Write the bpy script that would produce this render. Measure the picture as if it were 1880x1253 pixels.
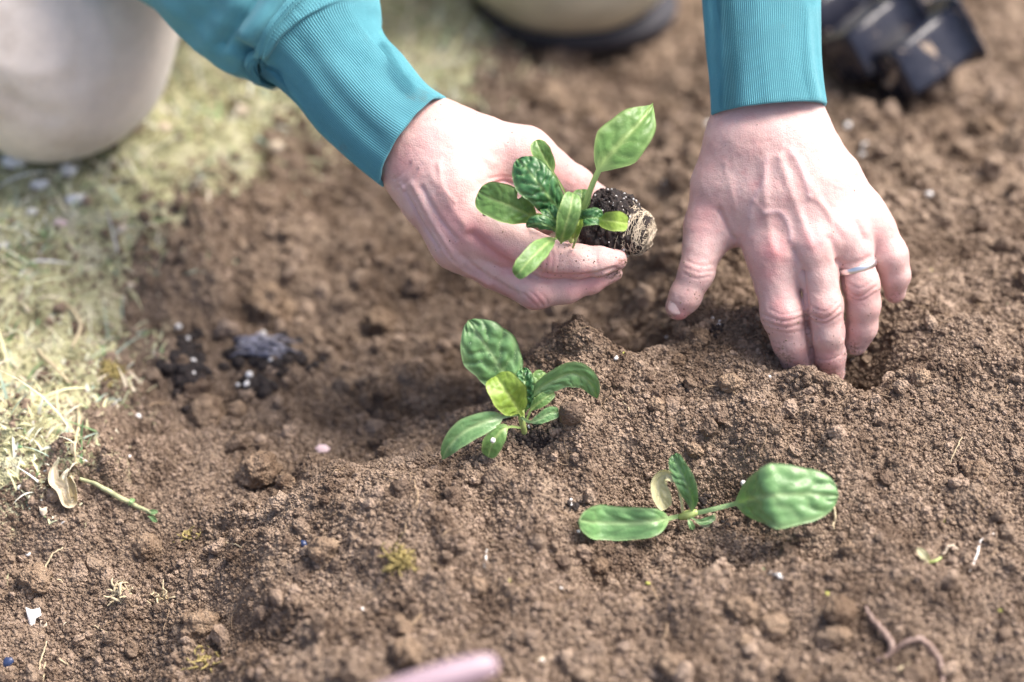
import bpy, math, random
import numpy as np
from mathutils import Vector, Matrix

# ------------------------------------------------------------------ camera, world, sun, exposure
scene = bpy.context.scene
for o in list(bpy.data.objects):
    bpy.data.objects.remove(o)
random.seed(7)
rng = np.random.default_rng(7)

PITCH = math.radians(38.0)
DIST = 1.42
LENS = 85.0
K = 36.0 / LENS / 1880.0                     # metres per photo pixel per metre of depth
CAM = np.array([0.0, -DIST * math.cos(PITCH), DIST * math.sin(PITCH)])
FWD = np.array([0.0, math.cos(PITCH), -math.sin(PITCH)])
UPV = np.array([0.0, math.sin(PITCH), math.cos(PITCH)])
RGT = np.array([1.0, 0.0, 0.0])

cam_data = bpy.data.cameras.new("camera")
cam = bpy.data.objects.new("camera", cam_data)
scene.collection.objects.link(cam)
scene.camera = cam
cam.location = CAM
cam.rotation_euler = (math.pi / 2 - PITCH, 0, 0)
cam_data.lens = LENS
cam_data.sensor_width = 36
cam_data.clip_start = 0.05
cam_data.clip_end = 200
cam_data.dof.use_dof = True
cam_data.dof.focus_distance = 1.372
cam_data.dof.aperture_fstop = 2.4
cam_data.dof.aperture_blades = 0

SUN_EL, SUN_AZ = math.radians(58), math.radians(74)      # high, from the right and behind the gardener, whose trunk shades the trench
world = bpy.data.worlds.new("World")
scene.world = world
world.use_nodes = True
wn = world.node_tree
wn.nodes.clear()
sky = wn.nodes.new("ShaderNodeTexSky")
sky.sky_type = 'NISHITA'
sky.sun_disc = False
sky.sun_elevation = SUN_EL
sky.sun_rotation = SUN_AZ
sky.air_density = 0.62
sky.dust_density = 5.0
sky.ozone_density = 0.2
bg = wn.nodes.new("ShaderNodeBackground")
bg.inputs["Strength"].default_value = 0.11
wo = wn.nodes.new("ShaderNodeOutputWorld")
wn.links.new(sky.outputs[0], bg.inputs[0])
wn.links.new(bg.outputs[0], wo.inputs[0])

sd = bpy.data.lights.new("sun", 'SUN')
sd.energy = 2.0
sd.angle = math.radians(32)
sd.color = (1.0, 0.93, 0.86)
sun = bpy.data.objects.new("sun", sd)
scene.collection.objects.link(sun)
to_sun = Vector((math.sin(SUN_AZ) * math.cos(SUN_EL), math.cos(SUN_AZ) * math.cos(SUN_EL), math.sin(SUN_EL)))
sun.rotation_euler = (-to_sun).to_track_quat('-Z', 'Y').to_euler()
sun.location = (0.5, 1, 3)

scene.view_settings.view_transform = 'Standard'
scene.view_settings.look = 'None'
scene.view_settings.gamma = 1
scene.view_settings.use_curve_mapping = False
scene.view_settings.exposure = 1.46

# ------------------------------------------------------------------ helpers
def P(px, py, d):
    """A photo pixel at depth d (metres along the view axis) as a point of the place."""
    px = np.asarray(px, float); py = np.asarray(py, float); d = np.asarray(d, float)
    return (CAM + d[..., None] * (FWD + ((px - 940) * K)[..., None] * RGT + ((626.5 - py) * K)[..., None] * UPV))

def project(p):
    q = np.asarray(p) - CAM
    d = q @ FWD
    return 940 + (q @ RGT) / d / K, 626.5 - (q @ UPV) / d / K, d

def sstep(a, b, x):
    t = np.clip((x - a) / (b - a), 0, 1)
    return t * t * (3 - 2 * t)

_perm = np.random.default_rng(3).permutation(512).astype(np.int64)
_perm = np.concatenate([_perm, _perm])
_ang = np.random.default_rng(4).uniform(0, 2 * math.pi, 512)
_gx, _gy = np.cos(_ang), np.sin(_ang)
def noise2(x, y):
    xi = np.floor(x).astype(np.int64); yi = np.floor(y).astype(np.int64)
    xf = x - xi; yf = y - yi
    u = xf * xf * xf * (xf * (xf * 6 - 15) + 10); v = yf * yf * yf * (yf * (yf * 6 - 15) + 10)
    def g(i, j, dx, dy):
        h = _perm[(_perm[(xi + i) & 511] + yi + j) & 511]
        return _gx[h] * dx + _gy[h] * dy
    a = g(0, 0, xf, yf); b = g(1, 0, xf - 1, yf); c = g(0, 1, xf, yf - 1); d = g(1, 1, xf - 1, yf - 1)
    return 1.5 * ((a * (1 - u) + b * u) * (1 - v) + (c * (1 - u) + d * u) * v)

_g3 = np.random.default_rng(5).normal(size=(512, 3)); _g3 /= np.linalg.norm(_g3, axis=1)[:, None]
def noise3(p):
    pi = np.floor(p).astype(np.int64); f = p - pi
    w = f * f * f * (f * (f * 6 - 15) + 10)
    out = 0
    for i in (0, 1):
        for j in (0, 1):
            for k in (0, 1):
                h = _perm[(_perm[(_perm[(pi[..., 0] + i) & 511] + pi[..., 1] + j) & 511] + pi[..., 2] + k) & 511]
                g = _g3[h]
                d = g[..., 0] * (f[..., 0] - i) + g[..., 1] * (f[..., 1] - j) + g[..., 2] * (f[..., 2] - k)
                out = out + d * (w[..., 0] if i else 1 - w[..., 0]) * (w[..., 1] if j else 1 - w[..., 1]) * (w[..., 2] if k else 1 - w[..., 2])
    return 1.5 * out

def catmull(pts, n):
    p = np.asarray(pts, float)
    if len(p) == 2:
        t = np.linspace(0, 1, n)[:, None]
        return p[0] * (1 - t) + p[1] * t
    q = np.vstack([2 * p[0] - p[1], p, 2 * p[-1] - p[-2]])
    seg = np.linalg.norm(np.diff(p, axis=0)[:, :3], axis=1)
    cum = np.concatenate([[0], np.cumsum(seg)]); s = np.linspace(0, cum[-1], n)
    i = np.clip(np.searchsorted(cum, s, side='right') - 1, 0, len(p) - 2)
    t = ((s - cum[i]) / np.maximum(seg[i], 1e-12))[:, None]
    a, b, c, d = q[i], q[i + 1], q[i + 2], q[i + 3]
    return 0.5 * (2 * b + (c - a) * t + (2 * a - 5 * b + 4 * c - d) * t * t + (3 * b - a - 3 * c + d) * t ** 3)

def link(o, parent=None):
    scene.collection.objects.link(o)
    if parent is not None:
        o.parent = parent
    return o

def tag(o, label=None, cat=None, group=None, kind=None):
    if label: o['label'] = label
    if cat: o['category'] = cat
    if group: o['group'] = group
    if kind: o['kind'] = kind
    return o

def mesh_of(name, verts, faces, smooth=True, attrs=None, uv=None):
    me = bpy.data.meshes.new(name)
    verts = np.ascontiguousarray(verts, dtype=np.float32)
    if isinstance(faces, np.ndarray):
        faces = np.ascontiguousarray(faces, dtype=np.int32)
        nf, k = faces.shape
        me.vertices.add(len(verts)); me.vertices.foreach_set("co", verts.ravel())
        me.loops.add(nf * k); me.loops.foreach_set("vertex_index", faces.ravel())
        me.polygons.add(nf); me.polygons.foreach_set("loop_start", np.arange(0, nf * k, k, dtype=np.int32))
        try: me.polygons.foreach_set("loop_total", np.full(nf, k, dtype=np.int32))
        except Exception: pass
        me.update(calc_edges=True)
    else:
        me.from_pydata(verts.tolist(), [], faces)
    if smooth and len(me.polygons):
        me.polygons.foreach_set("use_smooth", np.ones(len(me.polygons), dtype=bool))
    for k_, v_ in (attrs or {}).items():
        v_ = np.asarray(v_, dtype=np.float32)
        if v_.ndim == 1:
            a = me.attributes.new(k_, 'FLOAT', 'POINT'); a.data.foreach_set("value", v_)
        elif v_.shape[1] == 3:
            a = me.attributes.new(k_, 'FLOAT_VECTOR', 'POINT'); a.data.foreach_set("vector", v_.ravel())
    return me

def obj(name, verts, faces, mat=None, parent=None, **kw):
    """One mesh object. World coordinates in; with a parent at its own place they are made local to it."""
    v = np.asarray(verts, float)
    if parent is not None:
        v = v - np.array(parent.location)
        if parent.parent is not None:
            v = v - np.array(parent.parent.location)
        o = bpy.data.objects.new(name, mesh_of(name, v, faces, **kw))
    else:
        c = np.array([v[:, 0].mean(), v[:, 1].mean(), v[:, 2].min()])
        o = bpy.data.objects.new(name, mesh_of(name, v - c, faces, **kw))
        o.location = c
    if mat: o.data.materials.append(mat)
    return link(o, parent)

def empty(name, loc):
    o = bpy.data.objects.new(name, None)
    o.location = loc
    o.empty_display_size = 0.02
    return link(o)

def normals_of(v, f):
    n = np.zeros_like(v)
    fn = np.cross(v[f[:, 2]] - v[f[:, 0]], v[f[:, 3 % f.shape[1]]] - v[f[:, 1]]) if f.shape[1] == 4 else np.cross(v[f[:, 1]] - v[f[:, 0]], v[f[:, 2]] - v[f[:, 0]])
    for k in range(f.shape[1]):
        np.add.at(n, f[:, k], fn)
    return n / np.maximum(np.linalg.norm(n, axis=1), 1e-20)[:, None]

def grid_faces(nu, nv, wrap=False):
    """rows nu (along), columns nv (around when wrap)"""
    i = np.arange(nu - 1)[:, None]; j = np.arange(nv if wrap else nv - 1)[None, :]
    j2 = (j + 1) % nv
    return np.stack([i * nv + j, i * nv + j2, (i + 1) * nv + j2, (i + 1) * nv + j], -1).reshape(-1, 4)

def frames(c):
    t = np.gradient(c, axis=0); t /= np.linalg.norm(t, axis=1)[:, None]
    return t

def tube(pts, rad, sides=7, seed=0, wob=0.0, n=None):
    """verts, faces of a tube along pts (world), rad scalar or list"""
    n = n or max(8, 5 * len(pts))
    r = np.broadcast_to(np.asarray(rad, float), (len(pts),)) if np.ndim(rad) == 0 else np.asarray(rad, float)
    c = catmull(np.column_stack([np.asarray(pts, float), r]), n)
    r = np.maximum(c[:, 3], 1e-5); c = c[:, :3]
    if wob:
        rr = np.random.default_rng(seed); k = rr.normal(size=(n, 3))
        k = (k + np.roll(k, 1, 0) + np.roll(k, -1, 0)) / 3
        c = c + k * wob
    t = frames(c)
    ref = np.array([0.13, 0.21, 0.97]); u = np.cross(t, ref); u /= np.maximum(np.linalg.norm(u, axis=1), 1e-9)[:, None]
    w = np.cross(t, u)
    a = np.linspace(0, 2 * math.pi, sides, endpoint=False)
    v = c[:, None, :] + r[:, None, None] * (np.cos(a)[None, :, None] * u[:, None, :] + np.sin(a)[None, :, None] * w[:, None, :])
    v = v.reshape(-1, 3)
    f = grid_faces(n, sides, True)
    # end caps
    v = np.vstack([v, c[0] - t[0] * r[0] * .6, c[-1] + t[-1] * r[-1] * .6])
    nb = n * sides
    caps = [[nb, (j + 1) % sides, j, j] for j in range(sides)] + [[nb + 1, (n - 1) * sides + j, (n - 1) * sides + (j + 1) % sides, (n - 1) * sides + (j + 1) % sides] for j in range(sides)]
    return v, f, np.array(caps)[:, :3]

def join(parts):
    """parts: list of (verts, quads[, tris]) -> verts, list of faces"""
    V, F, off = [], [], 0
    for p in parts:
        V.append(p[0])
        for f in p[1:]:
            if f is not None and len(f): F.extend((np.asarray(f) + off).tolist())
        off += len(p[0])
    return np.vstack(V), F

_ico = {}
def ico(sub):
    if sub not in _ico:
        import bmesh
        bm = bmesh.new(); bmesh.ops.create_icosphere(bm, subdivisions=sub, radius=1)
        bm.verts.ensure_lookup_table()
        _ico[sub] = (np.array([v.co[:] for v in bm.verts]), np.array([[v.index for v in f.verts] for f in bm.faces])); bm.free()
    return _ico[sub]

def lump(center, r, sub=2, rough=0.25, seed=0, squash=(1, 1, 1), freq=1.6):
    v, f = ico(sub)
    rr = np.random.default_rng(seed)
    off = rr.uniform(0, 50, 3)
    d = noise3(v * freq + off) * rough + noise3(v * freq * 2.7 + off) * rough * 0.45
    if sub >= 4: d = d + noise3(v * freq * 7 + off) * rough * 0.3 + np.abs(noise3(v * freq * 14 + off)) * rough * .22
    w = v * (1 + d)[:, None] * np.array(squash)
    a, b, c = rr.uniform(0, 6.28, 3)
    R = np.array(Matrix.Rotation(a, 3, 'Z') @ Matrix.Rotation(b * 0.15, 3, 'X'))
    return (w @ R.T) * r + np.asarray(center), f

# ------------------------------------------------------------------ materials
def new_mat(name):
    m = bpy.data.materials.new(name); m.use_nodes = True
    nt = m.node_tree; nt.nodes.clear()
    out = nt.nodes.new("ShaderNodeOutputMaterial")
    return m, nt, out

class NT:
    def __init__(s, nt): s.nt = nt
    def n(s, t, **kw):
        x = s.nt.nodes.new(t)
        for k, v in kw.items(): setattr(x, k, v)
        return x
    def l(s, a, b): s.nt.links.new(a, b)
    def coord(s): return s.n("ShaderNodeTexCoord").outputs["Object"]
    def noise(s, scale, detail=3, rough=.5, vec=None, dist=0):
        x = s.n("ShaderNodeTexNoise"); x.inputs["Scale"].default_value = scale; x.inputs["Detail"].default_value = detail
        x.inputs["Roughness"].default_value = rough; x.inputs["Distortion"].default_value = dist
        if vec is not None: s.l(vec, x.inputs["Vector"])
        return x.outputs["Fac"]
    def vor(s, scale, vec=None, feature='F1', out="Distance"):
        x = s.n("ShaderNodeTexVoronoi"); x.feature = feature; x.inputs["Scale"].default_value = scale
        if vec is not None: s.l(vec, x.inputs["Vector"])
        return x.outputs[out]
    def ramp(s, fac, stops):
        x = s.n("ShaderNodeValToRGB"); e = x.color_ramp.elements
        while len(e) < len(stops): e.new(0.5)
        for i, (p, c) in enumerate(stops):
            e[i].position = p; e[i].color = (c, c, c, 1) if np.isscalar(c) else (*c, 1)
        s.l(fac, x.inputs[0]); return x.outputs[0]
    def mix(s, fac, a, b, mode='MIX'):
        x = s.n("ShaderNodeMix"); x.data_type = 'RGBA'; x.blend_type = mode
        for sock, val in ((x.inputs[0], fac), (x.inputs[6], a), (x.inputs[7], b)):
            if hasattr(val, "is_output"): s.l(val, sock)
            elif np.isscalar(val): sock.default_value = val
            else: sock.default_value = (*val, 1)
        return x.outputs[2]
    def math(s, op, a, b=0.0, clamp=False):
        x = s.n("ShaderNodeMath"); x.operation = op; x.use_clamp = clamp
        for sock, val in ((x.inputs[0], a), (x.inputs[1], b)):
            if hasattr(val, "is_output"): s.l(val, sock)
            else: sock.default_value = val
        return x.outputs[0]
    def attr(s, name, out="Fac"):
        x = s.n("ShaderNodeAttribute"); x.attribute_name = name; return x.outputs[out]
    def bump(s, h, dist, strength=1.0, normal=None):
        x = s.n("ShaderNodeBump"); x.inputs["Distance"].default_value = dist; x.inputs["Strength"].default_value = strength
        s.l(h, x.inputs["Height"])
        if normal is not None: s.l(normal, x.inputs["Normal"])
        return x.outputs[0]
    def bsdf(s, out, color, rough=.5, normal=None, spec=.5, **kw):
        b = s.n("ShaderNodeBsdfPrincipled")
        def put(k, v):
            if hasattr(v, "is_output"): s.l(v, b.inputs[k])
            elif isinstance(v, (tuple, list)) and len(v) == 3 and b.inputs[k].type == 'RGBA': b.inputs[k].default_value = (*v, 1)
            else: b.inputs[k].default_value = v
        put("Base Color", color); put("Roughness", rough); put("Specular IOR Level", spec)
        for k, v in kw.items(): put(k.replace("_", " "), v)
        if normal is not None: s.l(normal, b.inputs["Normal"])
        if out is not None: s.l(b.outputs[0], out.inputs[0])
        return b

def rand_node(q):
    x = q.n("ShaderNodeObjectInfo"); return x.outputs["Random"]

def soil_mat(name, tint=(1, 1, 1), instanced=False):
    tint = (tint[0] * 1.02, tint[1] * 1.0, tint[2] * 1.0)
    m, nt, out = new_mat(name); q = NT(nt)
    geo = q.n("ShaderNodeNewGeometry").outputs["Position"]
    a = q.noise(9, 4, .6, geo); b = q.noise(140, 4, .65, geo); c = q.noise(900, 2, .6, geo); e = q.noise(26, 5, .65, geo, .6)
    col = q.ramp(a, [(.32, (.165, .120, .086)), (.68, (.245, .187, .139))])
    col = q.mix(q.ramp(b, [(.35, .0), (.7, .75)]), col, (.37, .29, .215))
    col = q.mix(q.ramp(b, [(.28, .55), (.5, 0)]), col, (.085, .060, .046))
    col = q.mix(q.ramp(c, [(.62, 0), (.74, .7)]), col, (.42, .335, .27))
    if instanced:
        r = rand_node(q)
        col = q.mix(q.ramp(r, [(0, .6), (.5, 0), (1, 0)]), col, (.075, .052, .042))
        col = q.mix(q.ramp(r, [(.5, 0), (1, .75)]), col, (.40, .31, .24))
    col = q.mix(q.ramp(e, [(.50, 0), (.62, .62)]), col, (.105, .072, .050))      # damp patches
    col = q.mix(q.ramp(e, [(.34, .35), (.44, 0)]), col, (.34, .27, .205))         # dry dust
    col = q.mix(1.0, col, tint, 'MULTIPLY')
    h = q.math('ADD', q.math('MULTIPLY', c, .5), q.math('MULTIPLY', q.vor(650, geo), -.8))
    nrm = q.bump(h, .0018, 1.0)
    q.bsdf(out, col, .95, nrm, .12)
    return m

M = {}
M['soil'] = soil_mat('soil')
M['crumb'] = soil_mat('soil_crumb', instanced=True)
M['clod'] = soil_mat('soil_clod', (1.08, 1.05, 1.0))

def ground_mat():
    """soil, going over to a thatch of moss and humus where the turf grows (attribute turf)"""
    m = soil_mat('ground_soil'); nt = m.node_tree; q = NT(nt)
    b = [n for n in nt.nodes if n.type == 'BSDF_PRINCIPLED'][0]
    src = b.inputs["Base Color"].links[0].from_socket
    geo = q.n("ShaderNodeNewGeometry").outputs["Position"]
    moss = q.ramp(q.noise(45, 4, .6, geo), [(.3, (.20, .19, .11)), (.5, (.46, .45, .27)), (.7, (.66, .63, .46))])
    col = q.mix(q.attr("turf"), src, moss)
    q.l(col, b.inputs["Base Color"])
    return m
M['ground'] = ground_mat()

def plain(name, color, rough=.5, spec=.5, var=.15, scale=200, bump=.0, **kw):
    m, nt, out = new_mat(name); q = NT(nt)
    co = q.coord()
    n = q.noise(scale, 3, .6, co)
    lo = tuple(c * (1 - var) for c in color); hi = tuple(min(1, c * (1 + var)) for c in color)
    nrm = q.bump(n, bump) if bump else None
    q.bsdf(out, q.ramp(n, [(.3, lo), (.7, hi)]), rough, nrm, spec, **kw)
    return m

def skin_mat():
    m, nt, out = new_mat('skin'); q = NT(nt)
    co = q.coord()
    big = q.noise(38, 3, .55, co); mid = q.noise(170, 3, .6, co); fine = q.noise(1500, 2, .6, co)
    col = q.mix(q.ramp(big, [(.35, 0), (.65, 1)]), (.575, .37, .345), (.63, .45, .425))
    col = q.mix(q.ramp(mid, [(.48, 0), (.72, .45)]), col, (.58, .31, .30))
    col = q.mix(q.attr("red"), col, (.60, .25, .26))
    col = q.mix(q.attr("vein"), col, (.53, .40, .43))
    d = q.math('MULTIPLY', q.attr("dirt"), q.ramp(q.noise(420, 4, .7, co), [(.44, 0), (.60, 1)]), True)
    col = q.mix(d, col, (.16, .095, .062))
    sp = q.math('MULTIPLY', q.attr("speck"), q.ramp(q.vor(260, co), [(.10, 1), (.16, 0)]), True)
    few = q.math('MULTIPLY', q.ramp(q.vor(190, co), [(.07, 1), (.10, 0)]), q.ramp(q.noise(70, 2, .5, co), [(.56, 0), (.60, .8)]), True)
    sp = q.math('MAXIMUM', sp, few)
    smear = q.ramp(q.noise(95, 5, .7, co), [(.60, 0), (.72, .30)])
    col = q.mix(smear, col, (.33, .215, .16))
    col = q.mix(sp, col, (.12, .07, .05))
    # skin creases: a fine net of lines
    net = q.ramp(q.vor(520, co, 'DISTANCE_TO_EDGE'), [(0, 0), (.12, 1)])
    h = q.math('ADD', q.math('MULTIPLY', net, .5), q.math('MULTIPLY', fine, .8))
    h = q.math('ADD', h, q.math('MULTIPLY', mid, .9))
    nrm = q.bump(h, .00022, .7)
    q.bsdf(out, col, .48, nrm, .4, Subsurface_Weight=.25, Subsurface_Radius=(.9, .35, .22), Subsurface_Scale=.0045)
    return m
M['skin'] = skin_mat()
M['nail'] = plain('fingernail', (.70, .50, .47), .3, .5, .06, 300, Subsurface_Weight=.2, Subsurface_Scale=.002)
M['dirty_nail'] = plain('dirty_fingernail', (.36, .26, .17), .5, .4, .5, 600)
M['steel'] = plain('ring_metal', (.86, .86, .86), .32, .5, .05, 300, Metallic=1.0)

def cloth_mat(name, color, scale=1.0):
    m, nt, out = new_mat(name); q = NT(nt); co = q.coord()
    n = q.noise(60, 3, .6, co); f = q.noise(2600, 2, .7, co); g = q.noise(900, 3, .7, co)
    col = q.mix(q.ramp(n, [(.3, 0), (.7, 1)]), tuple(c * .92 for c in color), tuple(c * 1.06 for c in color))
    col = q.mix(q.ramp(f, [(.3, .35), (.7, 0)]), col, tuple(c * .62 for c in color))
    col = q.mix(q.attr("groove"), col, tuple(c * .45 for c in color))
    nrm = q.bump(q.math('ADD', f, q.math('MULTIPLY', g, .6)), .0006 * scale, .7)
    q.bsdf(out, col, .9, nrm, .15, Sheen_Weight=.25, Sheen_Roughness=.5, Sheen_Tint=(.7, .9, 1.0))
    return m
M['teal'] = cloth_mat('teal_fleece', (.115, .36, .425))
M['cream'] = cloth_mat('cream_trousers', (.88, .79, .70), .6)
def stain(m, color, lo, hi, amt, scale):
    nt = m.node_tree; q = NT(nt); b = [n for n in nt.nodes if n.type == 'BSDF_PRINCIPLED'][0]
    src = b.inputs['Base Color'].links[0].from_socket
    q.l(q.mix(q.ramp(q.noise(scale, 5, .65, q.coord()), [(lo, 0), (hi, amt)]), src, color), b.inputs['Base Color'])
stain(M['cream'], (.48, .38, .28), .54, .66, .40, 16)
stain(M['teal'], (.16, .17, .13), .62, .74, .35, 42)
M['bootcream'] = plain('cream_boot_rubber', (.60, .57, .43), .6, .4, .2, 22)
M['sole'] = plain('boot_sole', (.045, .045, .055), .7, .3, .2, 60)

def leaf_mat(name, base, light, under, gloss=.38):
    m, nt, out = new_mat(name); q = NT(nt); co = q.coord()
    n = q.noise(90, 3, .6, co); f = q.noise(1300, 2, .6, co)
    col = q.mix(q.ramp(n, [(.3, 0), (.7, 1)]), tuple(c * .8 for c in base), tuple(c * 1.2 for c in base))
    col = q.mix(q.attr("edge"), col, light)
    col = q.mix(q.attr("vein"), col, light)
    col = q.mix(q.attr("pale"), col, under)
    sp = q.ramp(q.vor(150, co), [(.045, 1), (.06, 0)])
    col = q.mix(q.math('MULTIPLY', sp, q.ramp(q.noise(40, 1, .5, co), [(.55, 0), (.58, 1)])), col, (.05, .035, .025))
    nrm = q.bump(q.math('ADD', f, q.math('MULTIPLY', q.vor(420, co, 'DISTANCE_TO_EDGE'), .8)), .0003, .6)
    b = q.bsdf(None, col, gloss, nrm, .5, Coat_Weight=.1, Coat_Roughness=.35)
    t = q.n("ShaderNodeBsdfTranslucent"); q.l(q.mix(1.0, col, (1.35, 1.4, .8), 'MULTIPLY'), t.inputs[0])
    mx = q.n("ShaderNodeMixShader"); mx.inputs[0].default_value = .25
    q.l(b.outputs[0], mx.inputs[1]); q.l(t.outputs[0], mx.inputs[2]); q.l(mx.outputs[0], out.inputs[0])
    return m
M['leaf'] = leaf_mat('spinach_leaf', (.15, .29, .08), (.34, .48, .17), (.48, .62, .27))
M['leafdark'] = leaf_mat('spinach_leaf_dark', (.06, .18, .065), (.26, .42, .16), (.40, .55, .22), .33)
M['leafcool'] = leaf_mat('spinach_leaf_grey_green', (.175, .345, .135), (.36, .52, .25), (.46, .62, .33), .30)
M['leaflime'] = leaf_mat('spinach_leaf_lime', (.24, .37, .055), (.42, .55, .14), (.42, .52, .18), .42)
M['leafpale'] = leaf_mat('spinach_leaf_pale', (.60, .58, .36), (.66, .64, .44), (.70, .66, .48), .5)
M['withered'] = leaf_mat('withered_pale_leaf', (.62, .54, .40), (.80, .76, .64), (.74, .66, .52), .6)
M['stem'] = plain('seedling_stem', (.40, .50, .17), .4, .5, .2, 120)

def peat_mat():
    m, nt, out = new_mat('peat'); q = NT(nt); co = q.n("ShaderNodeNewGeometry").outputs["Position"]
    a = q.noise(420, 4, .7, co)
    col = q.ramp(a, [(.35, (.008, .006, .008)), (.6, (.032, .021, .018)), (.75, (.075, .045, .03))])
    q.bsdf(out, col, .6, q.bump(q.noise(900, 3, .7, co), .0012), .45)
    return m
M['peat'] = peat_mat()
M['perlite'] = plain('perlite', (.80, .79, .78), .7, .3, .1, 900, .0006)
M['rootwhite'] = plain('fine_roots', (.55, .47, .36), .7, .3, .3, 300)
M['root'] = plain('dry_root', (.34, .25, .165), .8, .2, .3, 300)
M['twig'] = plain('green_straw', (.40, .42, .24), .7, .3, .3, 200)
M['greyskin'] = plain('grey_root_skin', (.20, .20, .25), .4, .5, .7, 260, .001)
M['straw'] = plain('straw', (.56, .47, .31), .7, .3, .25, 250)
M['whitebit'] = plain('white_scrap', (.80, .79, .76), .5, .4, .08, 200)
M['pinkbit'] = plain('pink_petal', (.78, .60, .62), .6, .3, .08, 200)
M['worm'] = plain('earthworm', (.25, .175, .145), .4, .5, .3, 300, .0010)
M['lilac'] = plain('lilac_handle', (.34, .25, .295), .4, .5, .05, 60)
M['deadleaf'] = plain('withered_leaf', (.62, .52, .40), .7, .3, .25, 120, .001)
M['tuft'] = plain('moss_tuft', (.33, .27, .11), .8, .2, .5, 300)
M['greenbit'] = plain('green_scrap', (.10, .26, .10), .5, .4, .2, 300)
M['yellowbit'] = plain('yellow_scrap', (.46, .46, .12), .6, .3, .2, 300)
M['shell'] = plain('blue_seed_husk', (.035, .055, .13), .3, .5, .3, 300)

def tray_mat():
    m, nt, out = new_mat('muddy_black_plastic'); q = NT(nt); co = q.coord()
    mud = q.ramp(q.noise(46, 5, .65, co, .4), [(.60, 0), (.66, 1)])
    thin = q.ramp(q.noise(120, 4, .6, co), [(.45, 0), (.75, .4)])
    col = q.mix(thin, (.012, .014, .026), (.05, .052, .07))
    col = q.mix(mud, col, (.33, .26, .20))
    r = q.ramp(mud, [(0, .22), (1, .85)])
    q.bsdf(out, col, r, q.bump(q.noise(300, 3, .6, co), .0004), .5)
    return m
M['tray'] = tray_mat()
# ------------------------------------------------------------------ the ground
def G(px, py, z=0.0):
    """where the sight line of a photo pixel meets the level z"""
    dz = -math.sin(PITCH) + (626.5 - py) * K * math.cos(PITCH)
    d = (z - CAM[2]) / dz
    p = P(px, py, d)
    return float(p[0]), float(p[1])

def seg_dist(x, y, poly, closed):
    q = list(poly) + ([poly[0]] if closed else [])
    best = np.full(np.shape(x), 1e9)
    for (ax, ay), (bx, by) in zip(q[:-1], q[1:]):
        dx, dy = bx - ax, by - ay
        t = np.clip(((x - ax) * dx + (y - ay) * dy) / (dx * dx + dy * dy + 1e-12), 0, 1)
        best = np.minimum(best, np.hypot(x - ax - t * dx, y - ay - t * dy))
    return best

def poly_sd(x, y, poly):
    """signed distance, negative inside"""
    d = seg_dist(x, y, poly, True); ins = np.zeros(np.shape(x), bool)
    n = len(poly)
    for i in range(n):
        (ax, ay), (bx, by) = poly[i], poly[(i + 1) % n]
        if ay == by: continue
        c = ((ay > y) != (by > y)) & (x < (bx - ax) * (y - ay) / (by - ay) + ax)
        ins ^= c
    return np.where(ins, -d, d)

BED = [G(*p) for p in [(700, 1330), (680, 1150), (690, 1010), (760, 920), (850, 855), (930, 815), (1010, 775), (1075, 700), (1120, 650), (1190, 600), (1260, 500), (1300, 380), (1370, 220), (1450, 60), (1500, -80)]] + [(1.6, 1.6), (3, -2), (-.2, -2)]
TURF = [G(*p) for p in [(-90, 790), (50, 752), (140, 715), (180, 620), (225, 510), (245, 400), (300, 320), (370, 250), (440, 200), (520, 150), (690, 130), (870, 105), (895, 20), (900, -60), (1100, -140)]] + [(1.2, 1.9), (-.5, 3), (-3, 3), (-3, -.2)]
BUMPS = [  # pixel x, pixel y, height, sigma x, sigma y
    (1572, 665, -.036, .019, .018), (1500, 702, .007, .022, .006), (1625, 600, -.010, .012, .02), (1172, 582, -.045, .019, .018), (1150, 520, -.015, .02, .03), (1355, 500, -.022, .026, .022),
    (1235, 850, -.032, .034, .026), (1120, 905, -.010, .03, .02), (1040, 900, .009, .035, .016), (1225, 765, .008, .04, .012), (1400, 800, .008, .016, .03), (950, 625, .012, .034, .026),
    (1060, 620, .012, .022, .02), (115, 1080, -.030, .024, .020), (30, 1150, .010, .03, .02), (1330, 590, .009, .03, .014), (1255, 600, .010, .016, .010),
    (700, 640, -.004, .05, .03), (500, 880, .006, .02, .012), (1640, 600, .007, .02, .03), (1650, 700, .005, .03, .02), (980, 812, -.008, .012, .01),
    (960, 1120, .008, .07, .03), (1150, 972, -.009, .028, .012), (1440, 950, -.010, .032, .016), (1320, 945, -.006, .02, .010), (1500, 1010, .006, .06, .02), (540, 600, -.010, .06, .03), (300, 1000, -.008, .04, .03), (1790, 860, .008, .012, .01),
    (760, 170, .010, .06, .03), (1010, 190, .012, .03, .02), (1230, 300, -.012, .03, .03)]
BUMPS = [(*G(a, b), h, sx, sy) for a, b, h, sx, sy in BUMPS]

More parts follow.
